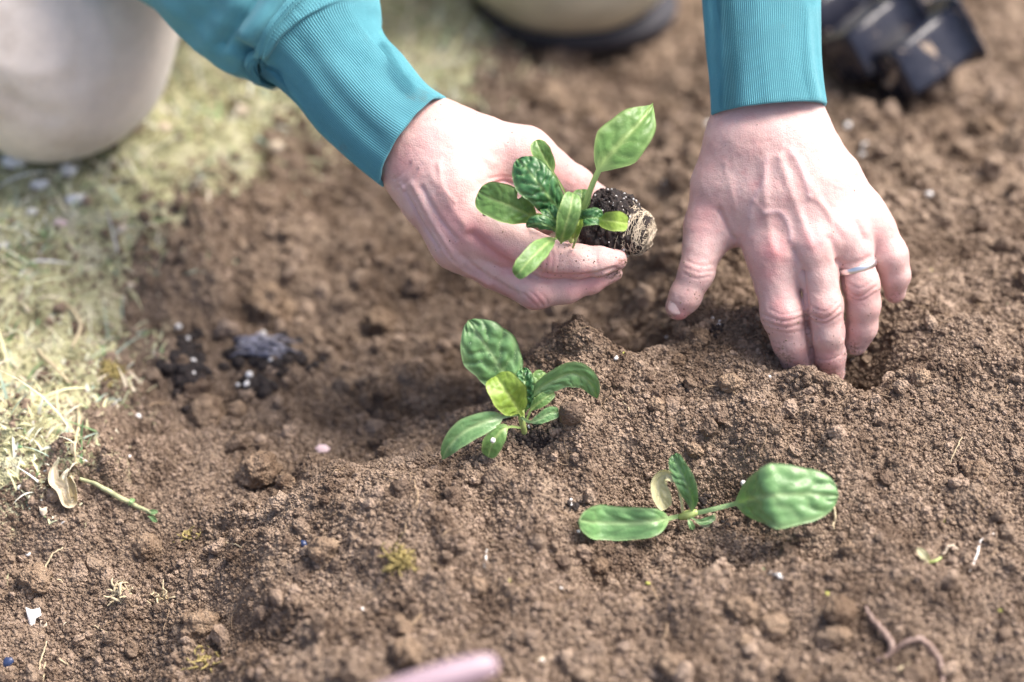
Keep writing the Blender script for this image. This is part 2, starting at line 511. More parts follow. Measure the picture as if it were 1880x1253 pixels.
def H_base(x, y):
    x = np.asarray(x, float); y = np.asarray(y, float)
    w = noise2(x * 14 + 5, y * 14) * .022 + noise2(x * 42 + 1, y * 42) * .010
    b = poly_sd(x, y, BED) + w
    t = poly_sd(x, y, TURF) + w * 1.5
    back = sstep(.06, .22, y)
    front = sstep(.02, -.10, y)
    h = -(.066 - .032 * back) * sstep(-.02, .11 + .06 * front, b) + (.022 + .010 * back) * sstep(.06, -.05, t) * sstep(0, .04, b)
    h = h - .20 * np.clip(-.03 - y, 0, .35) - .13 * np.clip(y - .05, 0, .35)
    far = np.hypot(x, y)
    h = h + noise2(x * 5, y * 5 + 9) * .010 * sstep(.0, .2, far) + noise2(x * 13, y * 13) * .0100 + noise2(x * 36 + 3, y * 36) * .0055 + (.5 - np.abs(noise2(x * 27 + 8, y * 27))) * .004
    for bx, by, hh, sx, sy in BUMPS:
        h = h + hh * np.exp(-((x - bx) / sx) ** 2 * .5 - ((y - by) / sy) ** 2 * .5)
    return h

# crumbs and clods pressed into the surface: hemispheres splatted on a fine sheet of their own
CX0, CX1, CY0, CY1, CS = -.46, .46, -.34, .62, .0009
nx, ny = int((CX1 - CX0) / CS), int((CY1 - CY0) / CS)
crumb = np.zeros((ny, nx), np.float32)
def splat(n, rmed, sig, rmax, amp, seed, clump=0.0):
    rr = np.random.default_rng(seed)
    r = np.minimum(rmed * np.exp(rr.normal(0, sig, n)), rmax)
    x = rr.uniform(CX0, CX1, n); y = rr.uniform(CY0, CY1, n)
    if clump:
        k = noise2(x * 22 + 3, y * 22) + .6 * noise2(x * 55, y * 55) > rr.uniform(-clump, clump, n)
        x, y, r = x[k], y[k], r[k]
    order = np.argsort(r); x, y, r = x[order], y[order], r[order]
    asp = rr.uniform(.75, 1.3, len(r)); lift = rr.uniform(-.35, .35, len(r))
    for lo, hi in ((0, .0012), (.0012, .0022), (.0022, .004), (.004, .007), (.007, .02)):
        s = (r >= lo) & (r < hi)
        if not s.any(): continue
        xs, ys, rs, as_, li = x[s], y[s], r[s], asp[s], lift[s]
        ix = ((xs - CX0) / CS).astype(int); iy = ((ys - CY0) / CS).astype(int)
        k = int(hi * 1.0 * min(1, rs.max() / hi) * 1.3 / CS) + 1
        for dy in range(-k, k + 1):
            for dx in range(-k, k + 1):
                jx, jy = ix + dx, iy + dy
                ex = (CX0 + jx * CS - xs) * as_; ey = (CY0 + jy * CS - ys) / as_
                q = 1 - (ex * ex + ey * ey) / (rs * rs)
                ok = (q > 0) & (jx >= 0) & (jx < nx) & (jy >= 0) & (jy < ny)
                if ok.any():
                    val = (np.sqrt(q[ok]) + li[ok]) * rs[ok] * amp
                    np.maximum.at(crumb.ravel(), jy[ok] * nx + jx[ok], val.astype(np.float32))
splat(420, .0068, .45, .016, .75, 11, .7)
splat(2200, .0036, .45, .010, .85, 12, .6)
splat(15000, .0019, .40, .005, .9, 13, .8)
splat(150000, .0010, .3, .003, 1.15, 14)

def C_sample(x, y):
    u = np.clip((np.asarray(x) - CX0) / CS, 0, nx - 1.001); v = np.clip((np.asarray(y) - CY0) / CS, 0, ny - 1.001)
    i = u.astype(int); j = v.astype(int); fu, fv = u - i, v - j
    return (crumb[j, i] * (1 - fu) + crumb[j, i + 1] * fu) * (1 - fv) + (crumb[j + 1, i] * (1 - fu) + crumb[j + 1, i + 1] * fu) * fv

def H(x, y):
    x = np.asarray(x, float); y = np.asarray(y, float)
    smooth = .22 + .78 * sstep(-.35, .35, noise2(x * 18 + 40, y * 18))        # some patches are patted smooth
    h = H_base(x, y) + C_sample(x, y) * smooth * sstep(0.0, .03, np.minimum(.46 - np.abs(x) + .02, np.minimum(y + .34, .62 - y) + .02))
    h = h + noise2(x * 75, y * 75) * .0016 + noise2(x * 190, y * 190) * .0009 + noise2(x * 420, y * 420) * .0006
    return h

def gapped(lo, hi, d0, far, g):
    """axis with fine steps inside lo..hi and growing ones out to +-far"""
    core = np.arange(lo, hi, d0); a, b = [], []
    s, p = d0, lo
    while p > -far: s *= g; p -= s; a.append(p)
    s, p = d0, core[-1]
    while p < far: s *= g; p += s; b.append(p)
    return np.concatenate([a[::-1], core, b])
gx = gapped(-.40, .40, .00105, 30, 1.12)
gy = np.concatenate([gapped(-.30, .14, .00105, 30, 1.12)[:0], gapped(-.30, .14, .00105, 30, 1.12)])
gy = gy[gy < .14]
step = .00105
ys = [gy[-1]]
while ys[-1] < .5: step = min(step * 1.004, .0022); ys.append(ys[-1] + step)
while ys[-1] < 30: step *= 1.12; ys.append(ys[-1] + step)
gy = np.concatenate([gy, ys[1:]])
X, Y = np.meshgrid(gx, gy)
Z = H(X, Y)
turf = sstep(.012, -.012, poly_sd(X, Y, TURF) + noise2(X * 30, Y * 30) * .03)
gv = np.column_stack([X.ravel(), Y.ravel(), Z.ravel()])
me = mesh_of('ground', gv, grid_faces(len(gy), len(gx)), attrs={'turf': turf.ravel()})
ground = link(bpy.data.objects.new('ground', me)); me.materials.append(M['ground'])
tag(ground, 'dug brown soil bed with crumbs, ridge and hollows', kind='structure')

def on_ground(px, py, lift=0.0):
    """the point of the soil seen at a photo pixel"""
    d = np.arange(1.05, 2.3, .0008)
    p = P(np.full(len(d), float(px)), np.full(len(d), float(py)), d)
    below = p[:, 2] <= H(p[:, 0], p[:, 1])
    i = int(np.argmax(below)) if below.any() else len(d) - 1
    q = p[i].copy(); q[2] += lift
    return q

# ------------------------------------------------------------------ loose crumbs: instanced lumps
def crumb_group(name, mat, nvar=7, sub=2, rough=.8):
    ng = bpy.data.node_groups.new(name, 'GeometryNodeTree')
    ng.interface.new_socket('Geometry', in_out='INPUT', socket_type='NodeSocketGeometry')
    ng.interface.new_socket('Geometry', in_out='OUTPUT', socket_type='NodeSocketGeometry')
    N, L = ng.nodes, ng.links
    gi = N.new('NodeGroupInput'); go = N.new('NodeGroupOutput')
    jn = N.new('GeometryNodeJoinGeometry')
    for i in range(nvar):
        s = N.new('GeometryNodeMeshIcoSphere'); s.inputs['Subdivisions'].default_value = sub; s.inputs['Radius'].default_value = 1
        p = N.new('GeometryNodeInputPosition')
        nz = N.new('ShaderNodeTexNoise'); nz.noise_dimensions = '4D'; nz.inputs['W'].default_value = i * 3.7
        nz.inputs['Scale'].default_value = 1.1; nz.inputs['Detail'].default_value = 2
        mr = N.new('ShaderNodeMapRange'); mr.inputs['From Min'].default_value = .3; mr.inputs['From Max'].default_value = .7
        mr.inputs['To Min'].default_value = -rough * .5; mr.inputs['To Max'].default_value = rough * .5
        L.new(nz.outputs['Fac'], mr.inputs['Value'])
        vm = N.new('ShaderNodeVectorMath'); vm.operation = 'SCALE'
        L.new(p.outputs[0], vm.inputs[0]); L.new(mr.outputs[0], vm.inputs['Scale'])
        sp = N.new('GeometryNodeSetPosition'); L.new(s.outputs['Mesh'], sp.inputs['Geometry']); L.new(vm.outputs[0], sp.inputs['Offset'])
        sm = N.new('GeometryNodeSetMaterial'); sm.inputs['Material'].default_value = mat; L.new(sp.outputs[0], sm.inputs[0])
        g2 = N.new('GeometryNodeGeometryToInstance'); L.new(sm.outputs[0], g2.inputs[0]); L.new(g2.outputs[0], jn.inputs[0])
    ip = N.new('GeometryNodeInstanceOnPoints'); ip.inputs['Pick Instance'].default_value = True
    def named(n, t):
        a = N.new('GeometryNodeInputNamedAttribute'); a.data_type = t; a.inputs['Name'].default_value = n; return a.outputs['Attribute']
    L.new(gi.outputs[0], ip.inputs['Points']); L.new(jn.outputs[0], ip.inputs['Instance'])
    L.new(named('sc', 'FLOAT_VECTOR'), ip.inputs['Scale'])
    er = N.new('FunctionNodeEulerToRotation'); L.new(named('rot', 'FLOAT_VECTOR'), er.inputs[0]); L.new(er.outputs[0], ip.inputs['Rotation'])
    rv = N.new('FunctionNodeRandomValue'); rv.data_type = 'INT'; rv.inputs[4].default_value = 0; rv.inputs[5].default_value = nvar - 1
    L.new(rv.outputs[2], ip.inputs['Instance Index'])
    L.new(ip.outputs[0], go.inputs[0])
    return ng
def scatter(name, pts, sc, group, seed=1, parent=None):
    rr = np.random.default_rng(seed); n = len(pts)
    s3 = sc[:, None] * rr.uniform(.75, 1.25, (n, 3))
    me = mesh_of(name, pts, np.zeros((0, 3), int), smooth=False, attrs={'sc': s3, 'rot': rr.uniform(0, 6.28, (n, 3))})
    o = link(bpy.data.objects.new(name, me), parent)
    md = o.modifiers.new('scatter', 'NODES'); md.node_group = group
    return o
CG = crumb_group('crumb_scatter', M['crumb'])
def crumb_points(n, x0, x1, y0, y1, rmed, sig, rmax, seed, clump, embed=.25):
    rr = np.random.default_rng(seed)
    x = rr.uniform(x0, x1, n); y = rr.uniform(y0, y1, n)
    r = np.minimum(rmed * np.exp(rr.normal(0, sig, n)), rmax)
    k = noise2(x * 30 + 7, y * 30) + .5 * noise2(x * 90, y * 90) > rr.uniform(-clump, clump, n)
    t = poly_sd(x, y, TURF)
    k &= (t > -.01) | (rr.uniform(0, 1, n) < .12)
    x, y, r = x[k], y[k], r[k]
    z = H(x, y) + r * rr.uniform(-embed, .7, len(r))
    return np.column_stack([x, y, z]), r
p1, r1 = crumb_points(620000, -.36, .36, -.29, .15, .00058, .46, .0026, 21, 1.5)
p2, r2 = crumb_points(60000, -.42, .42, .12, .50, .0011, .45, .004, 22, 1.1)
p3, r3 = crumb_points(8000, -.42, .42, -.30, .50, .0023, .45, .0078, 23, .45, .5)
p4, r4 = crumb_points(2600, -.42, .42, .0, .50, .0042, .35, .0085, 24, .3, .6)
gxy = [G(350, 690, -.03), G(490, 660, -.03)]
k4 = (poly_sd(p4[:, 0], p4[:, 1], TURF) > .005) & (np.hypot(p4[:, 0] - gxy[0][0], p4[:, 1] - gxy[0][1]) > .02) & (np.hypot(p4[:, 0] - gxy[1][0], p4[:, 1] - gxy[1][1]) > .028); p4, r4 = p4[k4], r4[k4]
pile, pr = [], []
rr = np.random.default_rng(31)
for cx_, cy_, n_, sg, up_ in ((1468, 688, 420, .0055, .0035), (1522, 704, 420, .0055, .0035), (1436, 640, 200, .0045, .003), (1400, 590, 160, .005, .003), (1590, 640, 160, .006, .001), (1650, 560, 120, .005, .002), (1245, 596, 160, .006, .002)):
    c0 = on_ground(cx_, cy_)
    x = c0[0] + rr.normal(0, sg * 1.3, n_); y = c0[1] + rr.normal(0, sg * .8, n_); r = .0009 * np.exp(rr.normal(0, .5, n_)); d0 = np.hypot((x - c0[0]) / sg, (y - c0[1]) / sg)
    pile.append(np.column_stack([x, y, H(x, y) + r * .4 + up_ * rr.uniform(0, 1, n_) * np.exp(-d0 * d0 * .5)])); pr.append(np.minimum(r, .003))
crumbs = scatter('soil_crumbs', np.vstack([p1, p2, p3, p4] + pile), np.concatenate([r1, r2, r3, r4] + pr), CG, 5)
tag(crumbs, 'loose brown soil crumbs strewn all over the bed', kind='stuff')
# ------------------------------------------------------------------ smooth bodies from blended round cones
def cc(px, py, d):
    return np.array([(px - 940) * K * d, (626.5 - py) * K * d, d])
def cam2world(q):
    return CAM + q[:, :1] * RGT + q[:, 1:2] * UPV + q[:, 2:3] * FWD

def smin(a, b, k):
    h = np.maximum(k - np.abs(a - b), 0) / k
    return np.minimum(a, b) - h * h * k * .25

class Field:
    def __init__(s, lo, hi, h):
        s.h = h; s.lo = np.asarray(lo, float); s.n = np.ceil((np.asarray(hi) - lo) / h).astype(int) + 1
        a = [s.lo[i] + h * np.arange(s.n[i]) for i in range(3)]
        s.X, s.Y, s.Z = (g.astype(np.float32) for g in np.meshgrid(*a, indexing='ij', sparse=True))
    def cone(s, a, b, ra, rb):
        a = np.asarray(a, float); b = np.asarray(b, float); d = b - a; L = float(d @ d) + 1e-12
        x, y, z = s.X - np.float32(a[0]), s.Y - np.float32(a[1]), s.Z - np.float32(a[2])
        t = np.clip((x * np.float32(d[0]) + y * np.float32(d[1]) + z * np.float32(d[2])) / np.float32(L), 0, 1)
        return np.sqrt((x - t * np.float32(d[0])) ** 2 + (y - t * np.float32(d[1])) ** 2 + (z - t * np.float32(d[2])) ** 2) - (np.float32(ra) + t * np.float32(rb - ra))
    def chain(s, pts, k):
        f = None
        for (a, ra), (b, rb) in zip(pts[:-1], pts[1:]):
            g = s.cone(a, b, ra, rb); f = g if f is None else smin(f, g, k)
        return f

def surface_nets(F, lo, h):
    S = F < 0
    c = S[:-1, :-1, :-1].astype(np.int8)
    for i in (0, 1):
        for j in (0, 1):
            for k in (0, 1):
                if i + j + k: c = c + S[i:S.shape[0] - 1 + i, j:S.shape[1] - 1 + j, k:S.shape[2] - 1 + k]
    act = (c > 0) & (c < 8)
    idx = np.argwhere(act); ID = np.full(act.shape, -1, np.int64); ID[act] = np.arange(len(idx))
    acc = np.zeros((len(idx), 3)); cnt = np.zeros(len(idx))
    corners = [(i, j, k) for i in (0, 1) for j in (0, 1) for k in (0, 1)]
    for a in corners:
        for ax in range(3):
            if a[ax]: continue
            b = list(a); b[ax] = 1
            fa = F[idx[:, 0] + a[0], idx[:, 1] + a[1], idx[:, 2] + a[2]]; fb = F[idx[:, 0] + b[0], idx[:, 1] + b[1], idx[:, 2] + b[2]]
            m = (fa < 0) != (fb < 0); t = fa[m] / (fa[m] - fb[m])
            p = np.tile(np.array(a, float), (m.sum(), 1)); p[:, ax] = t
            acc[m] += p; cnt[m] += 1
    V = lo + h * (idx + acc / cnt[:, None])
    Q = []
    for ax in range(3):
        o1, o2 = [(1, 2), (2, 0), (0, 1)][ax]
        sl0 = [slice(None)] * 3; sl1 = [slice(None)] * 3; sl0[ax] = slice(0, -1); sl1[ax] = slice(1, None)
        e0, e1 = S[tuple(sl0)], S[tuple(sl1)]
        e = np.argwhere(e0 != e1)
        e = e[(e[:, o1] > 0) & (e[:, o2] > 0) & (e[:, o1] < act.shape[o1]) & (e[:, o2] < act.shape[o2])]
        ins = S[e[:, 0], e[:, 1], e[:, 2]]
        def at(d1, d2):
            q = e.copy(); q[:, o1] -= d1; q[:, o2] -= d2
            return ID[q[:, 0], q[:, 1], q[:, 2]]
        q = np.stack([at(1, 1), at(0, 1), at(0, 0), at(1, 0)], 1)
        q[~ins] = q[~ins][:, ::-1]
        Q.append(q)
    Q = np.vstack(Q); Q = Q[(Q >= 0).all(1)]
    return V, Q

def front_mask(v, n):
    view = v - CAM; view /= np.linalg.norm(view, axis=1)[:, None]
    return np.clip(-(n * view).sum(1) * 2.2, 0, 1)

def stroke_field(px, py, pts, width):
    if len(pts) > 2: pts = [tuple(q) for q in catmull(pts, 4 * len(pts))]
    d = seg_dist(px, py, pts, False) if len(pts) > 1 else np.hypot(px - pts[0][0], py - pts[0][1])
    return np.exp(-(d / width) ** 2)

def sculpt(v, n, strokes):
    """press or raise soft lines on the side that faces the lens; amounts in mm"""
    px, py, _ = project(v); m = front_mask(v, n); out = np.zeros(len(v))
    for pts, width, mm in strokes:
        out += stroke_field(px, py, pts, width) * mm * .001
    return v + n * (out * m)[:, None]

# ------------------------------------------------------------------ the person
person = empty('person', G(1000, -250) + (0.0,))
tag(person, 'kneeling gardener in teal sweatshirt and cream trousers planting seedlings with both bare hands', 'person')

D0 = 1.400
def build_hand(fingers, palm, kpalm, kf, box, strokes, paint, h=.0008):
    def S(p):  # (px, py, off mm, r px) -> camera-space point and metric radius
        d = D0 + p[2] * .001
        return cc(p[0], p[1], d), p[3] * K * d
    pts = [S(p) for c in list(fingers) + list(palm) for p in c]
    lo = np.min([a - r for a, r in pts], 0) - .003; hi = np.max([a + r for a, r in pts], 0) + .003
    F = Field(lo, hi, h)
    body = None
    for c in palm:
        q = [S(p) for p in c]; g = F.chain(q, .004) if len(q) > 1 else F.cone(q[0][0], q[0][0], q[0][1], q[0][1])
        body = g if body is None else smin(body, g, kpalm)
    out = body
    for c in fingers:
        q = [S(p) for p in c]
        out = smin(out, smin(F.chain(q, .003), body, kf), .0007)
    V, Q = surface_nets(out, F.lo, h)
    v = cam2world(V)
    # relax the stair steps a little
    for _ in range(2):
        acc = np.zeros_like(v); cnt = np.zeros(len(v))
        for a, b in ((0, 1), (1, 2), (2, 3), (3, 0)):
            np.add.at(acc, Q[:, a], v[Q[:, b]]); np.add.at(cnt, Q[:, a], 1)
            np.add.at(acc, Q[:, b], v[Q[:, a]]); np.add.at(cnt, Q[:, b], 1)
        v = v * .4 + acc / np.maximum(cnt, 1)[:, None] * .6
    n = normals_of(v, Q)
    cen = v.mean(0)
    if ((v - cen) * n).sum() < 0: Q = Q[:, ::-1].copy(); n = -n
    v = sculpt(v, n, strokes)
    v = v + n * (noise3(v * 120) * .00035 + noise3(v * 330) * .00014)[:, None]
    px, py, _ = project(v); m = front_mask(v, n)
    at = {}
    for key in ('red', 'vein', 'dirt', 'speck'):
        a = np.zeros(len(v))
        for pts_, w, s in paint.get(key, []): a = np.maximum(a, stroke_field(px, py, pts_, w) * s)
        at[key] = a
    return v, Q, at

def nail(parent, px, py, off, L, W, ang, mat, tilt=0.0, curve=.35, tip_tilt=0.0):
    """a small curved plate; L, W in photo pixels, ang = direction of the tip in the picture (deg, 0 = right, 90 = down)"""
    d = D0 + off * .001; c = P(px, py, d); s = K * d
    a = math.radians(ang); ax = math.cos(a) * RGT - math.sin(a) * UPV; ay = np.cross(ax, FWD)
    nrm = -FWD
    R = Matrix.Rotation(math.radians(tilt), 3, Vector(ax)) @ Matrix.Rotation(math.radians(tip_tilt), 3, Vector(ay))
    R = np.array(R); ax, ay, nrm = R @ ax, R @ ay, R @ nrm
    nu, nv = 9, 9; V = []
    for layer in (0, 1):
        for i in range(nu):
            for j in range(nv):
                u = -1 + 2 * i / (nu - 1); v = -1 + 2 * j / (nv - 1)
                # squircle outline, rounder at the root
                x = u * math.sqrt(1 - v * v * .42); y = v * math.sqrt(1 - u * u * .38)
                z = -curve * y * y * W * s * .5 - .10 * x * x * L * s * .5 - layer * .0005
                V.append(c + ax * x * L * s * .5 + ay * y * W * s * .5 + nrm * z)
    V = np.array(V); f = grid_faces(nu, nv)
    F = np.vstack([f, f[:, ::-1] + nu * nv])
    rim = [i * nv for i in range(nu)] + [(nu - 1) * nv + j for j in range(1, nv)] + [i * nv + nv - 1 for i in range(nu - 2, -1, -1)] + [j for j in range(nv - 2, 0, -1)]
    side = [[rim[i], rim[(i + 1) % len(rim)], rim[(i + 1) % len(rim)] + nu * nv, rim[i] + nu * nv] for i in range(len(rim))]
    F = np.vstack([F, np.array(side)])
    return obj('fingernail', V, F, mat, parent)


def clinging(parent, v, at, n, seed):
    """grains of soil stuck to the skin where the hand is dirty"""
    rr = np.random.default_rng(seed); w_ = at['dirt'] ** 2 + .05 * at['speck'] + .0015; w_ = w_ / w_.sum()
    ids = rr.choice(len(v), n, p=w_); pp = []
    for i_ in ids: pp.append(lump(v[i_], .00028 * math.exp(rr.normal(0, .5)), 1, .6, int(i_))[:2])
    V_, F_ = join(pp); o = obj('clinging_soil', V_, F_, M['soil'], parent); o['kind'] = 'stuff'

# --- the hand pressed into the soil (right of the picture)
palm_R = [
    [(1376, 60, 12, 50), (1376, 140, 8, 54), (1374, 205, 5, 57), (1372, 255, 3, 59)],
    [(1442, 60, 14, 50), (1444, 140, 10, 54), (1450, 205, 7, 58), (1456, 255, 5, 59)],
    [(1382, 270, 4, 58), (1395, 360, -2, 52), (1420, 466, -6, 44)],
    [(1420, 265, 2, 60), (1455, 360, -7, 52), (1492, 455, -13, 43)],
    [(1450, 270, 4, 58), (1505, 350, -5, 50), (1552, 428, -9, 40)],
    [(1470, 275, 10, 54), (1535, 330, 3, 44), (1584, 392, 2, 35)],
    [(1352, 270, 8, 50), (1322, 345, 8, 50), (1300, 415, 8, 37)],
    [(1345, 345, 9, 46), (1352, 405, 10, 36)],
]
fingers_R = [
    [(1300, 415, 8, 37), (1288, 462, 4, 34), (1279, 500, 2, 32.5), (1258, 545, 4, 29), (1246, 563, 6, 25)],
    [(1420, 466, -6, 44), (1426, 520, -8, 39), (1437, 577, -9, 39.5), (1452, 625, -2, 34.5), (1466, 668, 9, 29), (1478, 715, 20, 26)],
    [(1492, 455, -13, 41), (1504, 510, -15, 34), (1512, 562, -14, 35), (1518, 610, -8, 31.5), (1523, 650, 2, 29), (1527, 684, 9, 25)],
    [(1552, 428, -7, 38), (1569, 470, -9, 32.5), (1580, 522, -9, 33.5), (1585, 560, -5, 31), (1582, 600, 2, 28.5), (1571, 630, 9, 23)],
    [(1584, 392, 2, 35), (1612, 425, 0, 33), (1634, 470, 0, 33), (1643, 505, 4, 28), (1643, 538, 10, 20)],
]
strokes_R = [
    # knuckle hills and valleys between
    ([(1420, 470)], 30, 1.2), ([(1492, 458)], 30, 1.6), ([(1550, 432)], 26, 1.2), ([(1590, 395)], 22, .8),
    ([(1458, 462), (1474, 500)], 9, -1.6), ([(1524, 440), (1541, 480)], 8, -1.5), ([(1572, 410), (1586, 440)], 7, -1.2),
    # lines between the fingers, running up into the webs
    ([(1472, 500), (1478, 540), (1483, 600), (1489, 650), (1496, 690)], 4, -1.9), ([(1540, 480), (1547, 530), (1551, 580), (1552, 620)], 4, -2.0),
    # tendons
    ([(1400, 300), (1410, 400), (1420, 460)], 9, .7), ([(1432, 290), (1462, 380), (1490, 450)], 9, .9), ([(1455, 290), (1505, 370), (1548, 425)], 8, .7),
    # veins
    ([(1452, 278), (1468, 300), (1478, 330), (1486, 362)], 6, .55), ([(1408, 292), (1404, 330), (1384, 368), (1376, 400)], 6, .45),
    ([(1404, 392), (1430, 390), (1446, 408), (1452, 440)], 5.5, .55), ([(1384, 368), (1404, 392)], 5, .35),
    ([(1486, 362), (1512, 378), (1526, 410)], 5, .35), ([(1330, 300), (1345, 360), (1352, 400)], 7, .4),
    # creases over the finger joints
    ([(1400, 578), (1440, 590), (1478, 580)], 2.6, -.55), ([(1402, 592), (1440, 602), (1480, 594)], 2.6, -.5), ([(1408, 604), (1445, 612), (1478, 606)], 2.4, -.35), ([(1412, 568), (1440, 578), (1470, 570)], 2.2, -.3),
    ([(1476, 572), (1512, 586), (1544, 564)], 2.6, -.6), ([(1480, 584), (1512, 595), (1546, 577)], 2.6, -.5), ([(1484, 560), (1514, 572), (1540, 554)], 2.2, -.35), ([(1488, 655), (1520, 662), (1546, 652)], 2.4, -.4),
    ([(1548, 530), (1578, 545), (1608, 526)], 2.6, -.55), ([(1552, 541), (1580, 553), (1608, 538)], 2.4, -.4), ([(1556, 519), (1578, 530), (1600, 518)], 2.2, -.3),
    ([(1262, 480), (1284, 488), (1308, 486)], 2.4, -.4), ([(1258, 492), (1282, 500), (1308, 498)], 2.4, -.45), ([(1256, 503), (1278, 512), (1304, 508)], 2.2, -.35),
    ([(1320, 385), (1338, 425), (1350, 440)], 5, -1.2), ([(1440, 577)], 26, .5), ([(1512, 565)], 26, .5), ([(1578, 525)], 24, .5),
    ([(1545, 486), (1575, 482), (1596, 472)], 5, -.7),
]
paint_R = {
    'red': [([(1420, 462)], 26, .75), ([(1413, 500)], 20, .4), ([(1495, 440)], 22, .65), ([(1550, 425)], 16, .25), ([(1385, 340)], 12, .3), ([(1300, 390), (1285, 420)], 24, .4),
            ([(1430, 560), (1440, 590)], 22, .45), ([(1512, 580)], 20, .35), ([(1578, 545)], 18, .35), ([(1250, 585)], 16, .8), ([(1282, 495)], 18, .3), ([(1520, 655), (1525, 700)], 20, .4), ([(1590, 470)], 12, .3),
            ([(1470, 660)], 22, .3), ([(1610, 430), (1618, 460)], 12, .3), ([(1568, 620)], 18, .35), ([(1644, 545)], 14, .3)],
    'vein': [([(1452, 278), (1468, 300), (1478, 330), (1486, 362)], 5, .4), ([(1408, 292), (1404, 330), (1384, 368), (1376, 400)], 5, .35), ([(1404, 392), (1430, 390), (1446, 408), (1452, 440)], 5, .45),
             ([(1458, 462), (1474, 500)], 6, .25)],
    'dirt': [([(1480, 690), (1530, 700)], 22, 1), ([(1240, 590), (1222, 580)], 10, .8), ([(1565, 645)], 16, .9), ([(1645, 550)], 12, .7), ([(1430, 640), (1450, 665)], 12, .6), ([(1258, 500), (1300, 498)], 6, .35), ([(1400, 590), (1480, 595)], 8, .25), ([(1480, 580), (1546, 575)], 8, .25)],
    'speck': [([(1270, 540)], 60, 1), ([(1303, 508)], 10, 1), ([(1540, 620)], 60, .7), ([(1450, 620)], 50, .6), ([(1400, 420)], 60, .15)],
}
v, f, at = build_hand(fingers_R, palm_R, .016, .011, None, strokes_R, paint_R)
hand_R = obj('hand', v, f, M['skin'], person, attrs=at)
clinging(hand_R, v, at, 420, 1)
hand_R['label'] = 'bare left hand with fingers pushed into the soil'
nail(hand_R, 1241, 562, -2.4, 33, 31, 117, M['nail'], 8, .45, 12)
nail(hand_R, 1561, 643, 7, 20, 18, 118, M['nail'], 10, .3, 38)
nail(hand_R, 1645, 549, 8.5, 15, 18, 95, M['nail'], 0, .3, 40)
nail(hand_R, 1530, 699, 7.5, 14, 20, 85, M['nail'], 0, .3, 48)

# wedding band round the ring finger
def band(parent, px, py, off, r, ang, tiltx, name='wedding_ring'):
    d = D0 + off * .001; c = P(px, py, d); s = K * d
    a = math.radians(ang); u = math.cos(a) * RGT - math.sin(a) * UPV                 # across the finger in the picture
    ax = np.cross(u, FWD); w = FWD * math.cos(tiltx) + ax * math.sin(tiltx)           # ring plane: u and w
    nrm = np.cross(u, w)
    nu, ns = 72, 10; V = []
    for i in range(nu):
        t = 2 * math.pi * i / nu; rad = math.cos(t) * u + math.sin(t) * w * .92
        for j in range(ns):
            b = 2 * math.pi * j / ns
            V.append(c + rad * (r * s + .0007 * math.cos(b)) + nrm * .0019 * np.sign(math.sin(b)) * abs(math.sin(b)) ** .6)
    V = np.array(V); i = np.arange(nu)[:, None]; j = np.arange(ns)[None, :]
    F = np.stack([i * ns + j, i * ns + (j + 1) % ns, ((i + 1) % nu) * ns + (j + 1) % ns, ((i + 1) % nu) * ns + j], -1).reshape(-1, 4)
    return obj(name, V, F, M['steel'], parent)
band(person, 1572, 489, -9.5, 36.5, -17, .2)

# --- the hand that holds the seedling (left of the picture)
palm_L = [
    [(650, 130, 34, 42), (715, 182, 22, 46), (776, 236, 10, 52), (812, 258, 6, 56)],
    [(610, 172, 34, 42), (675, 228, 22, 46), (740, 284, 10, 52), (772, 316, 4, 54)],
    [(812, 255, 8, 56), (890, 268, 8, 50), (962, 290, 10, 50)],                      # thumb metacarpal
    [(790, 280, 4, 58), (835, 350, -6, 58), (872, 412, -8, 50)],                     # index metacarpal
    [(768, 300, 6, 52), (800, 370, 2, 50), (842, 442, 0, 46)],                       # middle metacarpal
    [(880, 320, 12, 56), (945, 372, 16, 48), (990, 400, 20, 36)],                    # web between thumb and index
    [(790, 310, 20, 50), (840, 400, 22, 48), (862, 450, 24, 40)],
]
fingers_L = [
    [(962, 290, 10, 50), (1010, 318, 14, 42), (1052, 342, 18, 38), (1090, 372, 24, 33), (1112, 398, 28, 28)],
    [(872, 412, -8, 50), (935, 448, -12, 46), (1003, 474, -18, 37), (1060, 480, -18, 31), (1100, 481, -15, 27), (1133, 477, -11, 19)],
    [(842, 442, 0, 46), (910, 488, -2, 42), (984, 531, -8, 37), (1040, 528, -7, 29), (1085, 517, -5, 22), (1129, 502, -3, 14.5)],
    [(850, 440, 26, 40), (920, 475, 30, 36), (985, 505, 32, 32), (1050, 500, 34, 26), (1100, 480, 36, 20)],
    [(850, 430, 44, 34), (915, 450, 48, 30), (975, 470, 50, 26), (1040, 460, 50, 20)],
]
